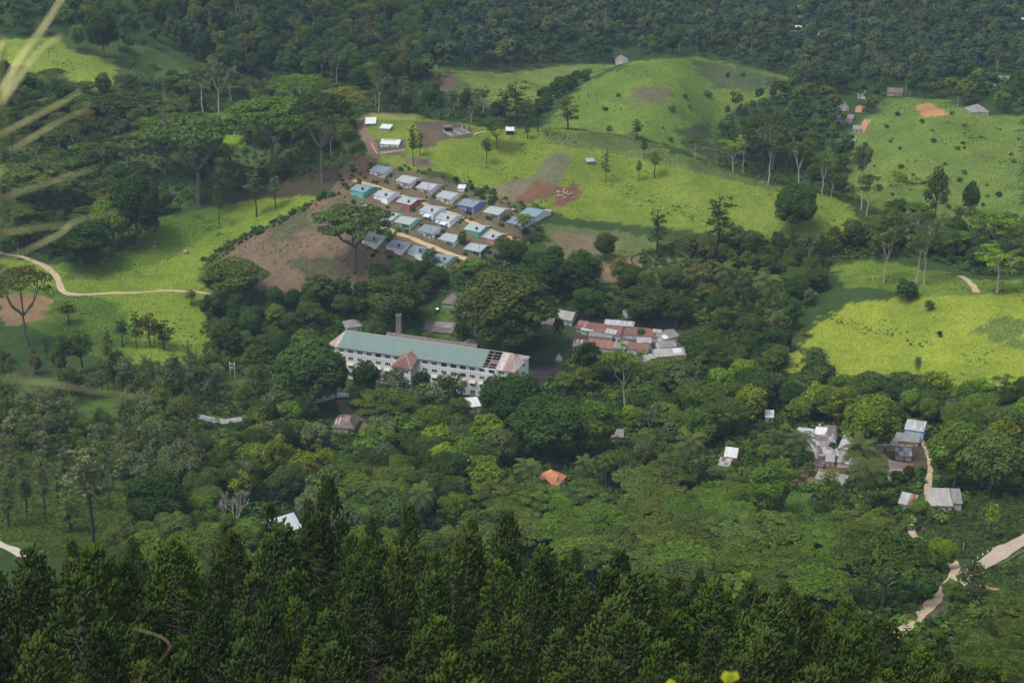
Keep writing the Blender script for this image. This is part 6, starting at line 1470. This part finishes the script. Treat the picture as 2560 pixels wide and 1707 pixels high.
COTC = [o.location.copy() for o in col.objects if o.type == 'EMPTY' and o.name.startswith('cottage')]
N_['shrub'] = shrubs()
print('PLANTED', N_, COUNT)
# ---------------------------------------------------------------- ground-cover masses
def merge_scatter(name, P_, protos, hts, tints, mat_base, label, seed, wr=(.9,1.5), trans=.28, kv=.2):
    g = np.random.default_rng(seed); Vs, Fs, Ts, Cs = [], [], [], []; off = 0
    ii = g.integers(0, len(protos), len(P_)); hh = g.uniform(*hts, len(P_)); aa = g.uniform(0, 6.28, len(P_)); ww = g.uniform(*wr, len(P_)); tt = g.integers(0, len(tints), len(P_)) if isinstance(tints, list) else tints; kk = g.uniform(1 - kv, 1 + kv, len(P_)) * (1 + .22 * wob(P_[:, 0], P_[:, 1], .045) + .1 * wob(P_[:, 0] + 40, P_[:, 1], .16))
    for i in range(len(protos)):
        s = ii == i; p = P_[s]; n = len(p)
        if not n: continue
        v, f, t = protos[i]; ca, sa = np.cos(aa[s])[:, None], np.sin(aa[s])[:, None]; h = hh[s][:, None]; w = ww[s][:, None] * h
        X = (v[None, :, 0] * ca - v[None, :, 1] * sa) * w + p[:, 0:1]; Y = (v[None, :, 0] * sa + v[None, :, 1] * ca) * w + p[:, 1:2]; Z = v[None, :, 2] * h + p[:, 2:3]
        Vs.append(np.stack([X, Y, Z], -1).reshape(-1, 3)); Fs.append((f[None] + (off + np.arange(n) * len(v))[:, None, None]).reshape(-1, f.shape[1])); off += n * len(v)
        Ts.append(np.tile(t, n)); c = np.array([TINT[x] for x in (tints if isinstance(tints, list) else ['g%d' % j for j in range(len(MEADOW))])])[tt[s]] * kk[s][:, None] * (1 + np.array([.16, .02, -.12]) * wob(P_[s, 0] + 7, P_[s, 1] - 60, .033)[:, None])
        Cs.append(np.repeat(np.concatenate([c, np.ones((n, 1))], 1), len(v), 0))
    m = foliage_mat(name, mat_base, trans); ns, ls = m.node_tree.nodes, m.node_tree.links
    oi = [x for x in ns if x.type == 'OBJECT_INFO'][0]; at_ = node(ns, 'ShaderNodeAttribute', attribute_name='tint')
    for l in list(oi.outputs['Color'].links): ls.new(at_.outputs['Color'], l.to_socket)
    me = raw_mesh(name, np.concatenate(Vs), np.concatenate(Fs), m, {'tone': ('FLOAT', np.concatenate(Ts)), 'tint': ('FLOAT_COLOR', np.concatenate(Cs))})
    return tag(link(name, me), label, None, None, 'stuff')
def clump(seed, n=30, size=.20):
    g = np.random.default_rng(seed); d = unit(g.normal(size=(n, 3))); d[:, 2] = np.abs(d[:, 2]) * .9 + .05
    C = d * g.uniform(.55, 1, (n, 1)) * np.array([.62, .62, .95]); N = unit(d + .6 * unit(g.normal(size=(n, 3))) + [0, 0, .3])
    V, F, T = leaves(C, N, size * g.uniform(.6, 1.3, n), np.clip(.5 + g.normal(0, .18, n), 0, 1), g); return V, F, T
def tuft(seed, n=5):
    g = np.random.default_rng(seed); V, F, T = [], [], []
    for k in range(n):
        a = g.uniform(0, 6.28); d = np.array([math.cos(a), math.sin(a), 0]); s = np.array([-d[1], d[0], 0]) * g.uniform(.10, .2); b = d * g.uniform(0, .3); tip = b + d * g.uniform(.2, .6) + np.array([0, 0, g.uniform(.6, 1.1)])
        i = len(V); V += [b - s, b + s, tip + s * .35, tip - s * .35]; F.append((i, i+1, i+2, i+3)); T += [np.clip(.5 + g.normal(0, .04), 0, 1)] * 4
    return np.array(V), np.array(F), np.array(T)
CL = [clump(s) for s in range(6)]; TU = [tuft(s) for s in range(8)]
def cover_points(polys, spacing, seed, keep=True):
    out = [scatter(p, spacing, seed + i, 2.5, keep) for i, p in enumerate(polys)]; return np.concatenate(out)
WOODED = [[(440,1000),(640,960),(860,1075),(1190,1110),(1330,1000),(1430,890),(1640,915),(1760,880),(1680,790),(1560,740),(1600,640),(1720,590),(1900,600),(2180,595),(2360,570),(2600,580),(2600,690),(2450,690),(2300,645),(2080,650),(2060,720),(2000,790),(1950,870),(1970,960),(2320,1000),(2600,1020),(2600,1240),(2420,1250),(2300,1320),(2280,1500),(2100,1560),(1500,1480),(800,1500),(200,1450),(330,1290),(560,1250)],
          [(500,800),(600,770),(760,750),(840,750),(930,720),(1060,680),(1180,670),(1330,630),(1400,650),(1500,730),(1640,755),(1600,810),(1420,790),(1330,810),(1330,900),(1250,860),(1150,750),(980,770),(860,830),(800,870),(640,950),(520,910)]]
WOODED.append([(2200,1380),(2330,1355),(2360,1430),(2310,1520),(2180,1530)]); WOODED.append([(2120,1540),(2280,1490),(2330,1560),(2420,1480),(2600,1545),(2600,1760),(2100,1760)])
u_pts = cover_points(WOODED, 3.2, 70, False); u_pts = u_pts[clear_of_houses(u_pts)]; u_pts = u_pts[clear_of_roads(u_pts, .5)]
merge_scatter('undergrowth', u_pts, CL, (1.4, 4.2), ['mid','dark','deep','fresh','bright','olive'], (.066, .112, .030), 'dense leafy undergrowth filling the gaps between the valley trees', 71)
l_pts = cover_points([[(-60,180),(230,235),(300,205),(480,220),(640,225),(900,240),(890,300),(880,380),(780,450),(640,480),(500,505),(420,540),(380,560),(340,600),(130,650),(-60,640)],
                      [(980,170),(1070,205),(1250,280),(1330,300),(1220,318),(1080,305),(1000,288),(900,285),(900,250)], [(1720,360),(1830,400),(2000,425),(2130,420),(2200,520),(2080,490),(1900,450),(1760,395)],
                      [(370,40),(420,-60),(1080,-60),(1120,60),(1105,175),(1030,215),(900,235),(700,215),(560,190),(440,130)]], 4.4, 80)
l_pts = l_pts[clear_of_houses(l_pts)]; l_pts = l_pts[clear_of_roads(l_pts)]
merge_scatter('hillside_bushes', l_pts, CL, (1.0, 3.4), ['mid','dark','olive','dark','fresh'], (.064, .102, .035), 'low bushes and ferns covering the left hillside and the folds', 81)
t_pts = cover_points([[(-40,1105),(120,1110),(320,1240),(440,1330),(300,1390),(0,1390),(-40,1390)]], 1.6, 90)
merge_scatter('tea_bushes', t_pts, CL, (.7, 1.2), ['fresh','bright','mid'], (.075, .115, .028), 'low flat-topped green tea bushes at the lower left', 91, (1.2, 1.8))
s_pts = cover_points([[(2280,1285),(2440,1230),(2600,1160),(2600,1335),(2440,1400),(2340,1390)],[(2400,1450),(2600,1380),(2600,1560),(2400,1560)]], 1.7, 95, False)
s_pts = s_pts[clear_of_houses(s_pts)]; s_pts = s_pts[clear_of_roads(s_pts)]
t_pts = t_pts[clear_of_roads(t_pts)]
merge_scatter('scrub', s_pts, CL, (.7, 1.8), ['olive','mid','dark','fresh'], (.062, .090, .030), 'knee-high scrub on both sides of the concrete road', 96, (1.0, 1.7))
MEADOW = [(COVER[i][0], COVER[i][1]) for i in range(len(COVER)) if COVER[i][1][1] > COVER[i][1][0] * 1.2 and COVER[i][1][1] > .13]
def meadow():
    P_ = []; C_ = []
    for i, (poly, c) in enumerate(MEADOW):
        q = scatter(poly, 1.55, 110 + i, 1, False); P_.append(q)
    P_ = np.concatenate(P_); px, py, dep = project(P_[:, 0], P_[:, 1], P_[:, 2])
    bad = np.zeros(len(P_), bool)
    for poly, c in [(o[0], o[1]) for o in COVER]:
        if c[0] >= c[1] * .85: bad |= inpoly(px, py, poly)
    return P_[~bad]
m_pts = meadow()
m_pts = m_pts[clear_of_houses(m_pts)]; m_pts = m_pts[clear_of_roads(m_pts, .3, False)]
_px, _py, _ = project(m_pts[:, 0], m_pts[:, 1], m_pts[:, 2]); _id = np.full(len(m_pts), -1)
for i, (p, c) in enumerate(MEADOW): _id[inpoly(_px, _py, p)] = i
TINT.update({'g%d' % i: tuple(x / .15 for x in c) for i, (p, c) in enumerate(MEADOW)})  # tufts take the meadow colours, painted sunlit brightness included
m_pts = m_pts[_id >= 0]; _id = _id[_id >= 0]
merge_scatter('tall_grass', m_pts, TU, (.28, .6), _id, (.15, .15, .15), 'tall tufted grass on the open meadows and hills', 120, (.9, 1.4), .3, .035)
c_pts = np.concatenate([scatter([p for p, c, w in COVER if c == FIELD][0], 2.6, 140, 1, False), scatter([p for p, c, w in COVER if c == YARD][0], 2.6, 141, 1, False)]); c_pts = c_pts[clear_of_houses(c_pts)]; c_pts = c_pts[clear_of_roads(c_pts, .5, False)]
_q = np.random.default_rng(3).random(len(c_pts)) < .45 + .4 * wob(c_pts[:, 0], c_pts[:, 1], .09); c_pts = c_pts[_q]
merge_scatter('seedlings', c_pts, CL, (.25, .75), ['fresh','mid','olive','dark'], (.075, .095, .035), 'small green seedlings and weeds sprinkled over the tilled field and the yards', 142, (1.0, 1.8))
w_pts = m_pts[np.random.default_rng(8).random(len(m_pts)) < np.clip((wob(m_pts[:, 0] * 1.3 + 9, m_pts[:, 1] * 1.3, .06) + .5 * wob(m_pts[:, 0], m_pts[:, 1], .21) - .30) * .5, 0.0008, .3)]
merge_scatter('meadow_weeds', w_pts, CL, (.3, .95), ['mid','fresh','dark','bright'], (.080, .128, .032), 'patches of darker weeds growing through the meadow grass', 150, (1.1, 2.0))
print('MASSES', len(u_pts), len(l_pts), len(t_pts), len(s_pts), len(m_pts))

# ---------------------------------------------------------------- things close to the lens: they grow from the slope under the camera
M_STRAW = plain('straw', (.55,.54,.22), .9, .15, 9); M_SEED = plain('seed_head', (.58,.55,.25), .95, .2, 9); M_TWIG2 = plain('dry_twig', (.27,.19,.11), .9, .2, 9)
def near_pt(px, py, d):
    u, f, w = ray(px, py); k = d / math.sqrt(float(u)**2 + float(f)**2 + float(w)**2); return Vector((float(u) * k, float(f) * k, CAM_H + float(w) * k))
def spline(P_, n=8):
    out = []
    for i in range(len(P_) - 1):
        p0, p1, p2, p3 = P_[max(i-1, 0)], P_[i], P_[i+1], P_[min(i+2, len(P_)-1)]
        for k in range(n):
            t = k / n; out.append(.5 * (2*p1 + (p2-p0)*t + (2*p0-5*p1+4*p2-p3)*t*t + (3*p1-p0-3*p2+p3)*t**3))
    return out + [P_[-1]]
def stem(pix, d, wpx, label, seed_len=.45, m=None, name='grass_stem', rootx=-1.25, group='grass stems in front of the lens'):
    P_ = [near_pt(x, y, d + .12 * i) for i, (x, y) in enumerate(pix)]
    first = P_[0]; rx = first.x - .35 if rootx is None else min(first.x - .25, rootx); ry = first.y - .1
    g0 = Vector((rx, ry, float(hgt(rx, ry)) - .05)); mid = g0.lerp(first, .55) + Vector((-.12, 0, .22))
    base = empty(name, g0, 0, label, 'grass' if name == 'grass_stem' else 'twig', group)
    loc = [p - g0 for p in spline([g0, mid] + P_)]; r = wpx * d / FPX / 2; n = len(loc); k = int(n * (1 - seed_len))
    s = MB(); s.tube(loc[:k + 1], [r * (1.0 - .5 * i / n) for i in range(k + 1)], 6); s.build('stem', m or M_STRAW, base)
    h = MB(); L = loc[k:]; h.tube(L, [r * (.55 + .65 * math.sin(math.pi * min(1, .15 + i / len(L)))) for i in range(len(L))], 6); 
    for i in range(1, len(L) - 1):     # bristles of the seed head
        dr = (L[i+1] - L[i-1]).normalized(); sd = dr.cross(Vector((0, 1, 0))).normalized()
        for q in (-1, 1): h.tube([L[i], L[i] + dr * r * 5 + sd * q * r * 1.8], [r * .35, r * .1], 3, cap=False)
    h.build('seed_head' if name == 'grass_stem' else 'tip', M_SEED if name == 'grass_stem' else m, base)
stem([(-60,345),(0,238),(60,135),(110,68),(170,-30)], 2.2, 9, 'thickest blurred grass stem slanting to the top edge', .6)
stem([(-50,315),(0,262),(50,192),(100,128),(150,92)], 2.3, 7.5, 'blurred grass stem just below the thickest one', .6)
stem([(-60,378),(0,338),(50,312),(150,260),(203,226)], 2.6, 5, 'third blurred grass stem from the top, pointing up to the dark hillside')
stem([(-40,408),(20,380),(80,345),(130,315),(222,270)], 2.6, 5, 'fourth blurred grass stem from the top, just below the third')
stem([(-60,520),(0,497),(70,475),(150,448),(240,420)], 2.5, 5.2, 'fifth blurred grass stem from the top with a pale joint at the frame edge')
stem([(-40,592),(0,585),(110,569),(190,558)], 2.5, 4.5, 'short blurred grass stem almost touching the forked one')
stem([(-60,690),(0,655),(80,620),(150,585),(195,552),(292,530)], 2.5, 5.2, 'long blurred grass stem ending above the pale path')
stem([(-80,935),(0,942),(80,955),(170,966),(280,986),(400,997)], 2.4, 7, 'lowest blurred grass stem lying level across the left edge', .5)
stem([(340,1735),(400,1652),(424,1616),(400,1590),(330,1568)], 5.5, 2.0, 'thin brown bent twig standing before the pines', .3, M_TWIG2, 'dry_twig', None, None)
def sprig(px, py, d, s, label, leaves_):
    top = near_pt(px, py, d); g0 = Vector((top.x + .1, top.y - .3, 0)); g0.z = float(hgt(g0.x, g0.y)) - .1
    base = empty('leafy_sprig', g0, 0, label, 'sprig', 'yellow sprigs at the lower frame edge'); t = top - g0
    k = MB(); k.tube(spline([Vector((0,0,0)), t * .5 + Vector((.1,0,.1)), t], 5), [.012] * 11, 5); k.build('stem', M_TWIG2, base)
    m = foliage_mat('young_leaf', (.80,.82,.075), .35, .12)
    for a, ln, up in leaves_:
        d_ = Vector((math.sin(a), -.25, math.cos(a) * up)).normalized(); sd = d_.cross(Vector((0,1,.25))).normalized(); v = []; nseg = 7
        for i in range(nseg + 1):
            f = i / nseg; w = s * .42 * ln * math.sin(math.pi * min(1, .06 + f * .9)) ** .8; c = t + d_ * s * ln * f + Vector((0, -.1 * s * math.sin(f * 3), 0)); v += [c - sd * w, c + Vector((0, s * .05, 0)), c + sd * w]
        F = [(i*3+j, i*3+j+1, i*3+j+4, i*3+j+3) for i in range(nseg) for j in range(2)]
        me = bpy.data.meshes.new('leaf'); me.from_pydata([tuple(p) for p in v], [], F); me.materials.append(m)
        at_ = me.attributes.new('tone', 'FLOAT', 'POINT'); at_.data.foreach_set('value', [.5] * len(v)); me.polygons.foreach_set('use_smooth', [True] * len(F)); link('leaf', me, base)
sprig(1825, 1702, 7.0, .058, 'bright yellow-green pair of young leaves at the bottom edge', [(-.42, 1.0, 1), (.32, .95, 1), (-1.2, .45, 1)])
sprig(1676, 1712, 7.4, .05, 'smaller yellow-green leaf tip left of the bright pair', [(-.15, .7, 1), (.5, .6, 1), (-.9, .5, 1)])

# ---------------------------------------------------------------- two people on the path verge
def person(bx, by, ang, top, label, bag=False):
    p = at1(bx, by); r = empty('person', p, ang, label, 'person', None)
    J = [(0,0,.92),(0,0,1.15),(0,.01,1.38),(0,.02,1.50),(0,.03,1.66),(.10,0,.86),(.12,.05,.48),(.11,-.02,.06),(.12,.13,.03),(-.10,0,.86),(-.12,-.06,.48),(-.11,-.16,.08),(-.12,-.04,.03),
         (.19,0,1.38),(.26,.03,1.10),(.24,.14,.88),(-.19,0,1.38),(-.27,-.02,1.10),(-.24,.10,.88)]
    E = [(0,1),(1,2),(2,3),(3,4),(0,5),(5,6),(6,7),(7,8),(0,9),(9,10),(10,11),(11,12),(2,13),(13,14),(14,15),(2,16),(16,17),(17,18)]
    Rr = [.13,.13,.14,.06,.105,.09,.065,.045,.04,.09,.065,.045,.04,.07,.045,.035,.07,.045,.035]
    me = bpy.data.meshes.new('body'); me.from_pydata(J, E, []); o = link('body', me, r)
    md = o.modifiers.new('skin', 'SKIN'); 
    if not me.skin_vertices: bpy.context.view_layer.objects.active = o
    for i, sv in enumerate(me.skin_vertices[0].data if me.skin_vertices else []): sv.radius = (Rr[i], Rr[i]); sv.use_root = (i == 0)
    o.modifiers.new('sub', 'SUBSURF').levels = 1
    m, ns, ls, b = newmat('skin_and_clothes'); b.inputs['Base Color'].default_value = (.16,.085,.05,1); b.inputs['Roughness'].default_value = .7; me.materials.append(m)
    k = MB(); k.tube([(0,0,.80),(0,0,1.1),(0,.01,1.36),(0,.02,1.44)], [.175,.155,.185,.10], 10)
    for s in (-1, 1): k.tube([(s*.15,0,1.38),(s*.25,.01,1.17)], [.09,.075], 8)
    k.build('shirt', plain('cloth', top, .9, .1, 6), r)
    k = MB(); k.tube([(0,0,.90),(0,0,.5),(0,0,.22)], [.165,.20,.235], 10); k.build('skirt', plain('cloth', tuple(x * .5 for x in top), .9, .1, 6), r)
    k = MB(); k.tube([(0,.0,1.60),(0,-.01,1.68),(0,0,1.765)], [.095,.118,.06], 10); k.build('hair', M_BLACKP if not bag else plain('head_cloth', (.7,.68,.65), .9), r)
person(2306, 1330, .5, (.40,.05,.09), 'person in red with a white head cloth on the verge of the settlement path', True)
person(2314, 1332, -.6, (.06,.12,.40), 'person in blue beside the one in red on the path verge')

# ---------------------------------------------------------------- haze: one box of even pale air
zmin = float(_G.min()) - 3
hz = MB(); hz.box(-1300, 1300, -60, 2400, zmin, 335.0)
hm = bpy.data.materials.new('haze'); hm.use_nodes = True; ns = hm.node_tree.nodes; ls = hm.node_tree.links
for n_ in list(ns): ns.remove(n_)
ho = ns.new('ShaderNodeOutputMaterial'); hv = ns.new('ShaderNodeVolumePrincipled'); ls.new(hv.outputs[0], ho.inputs['Volume'])
hv.inputs['Color'].default_value = (.50, .70, 1.0, 1); hv.inputs['Density'].default_value = .000058; hv.inputs['Anisotropy'].default_value = .1
tag(hz.build('haze', hm), 'thin pale valley haze', None, None, 'stuff')
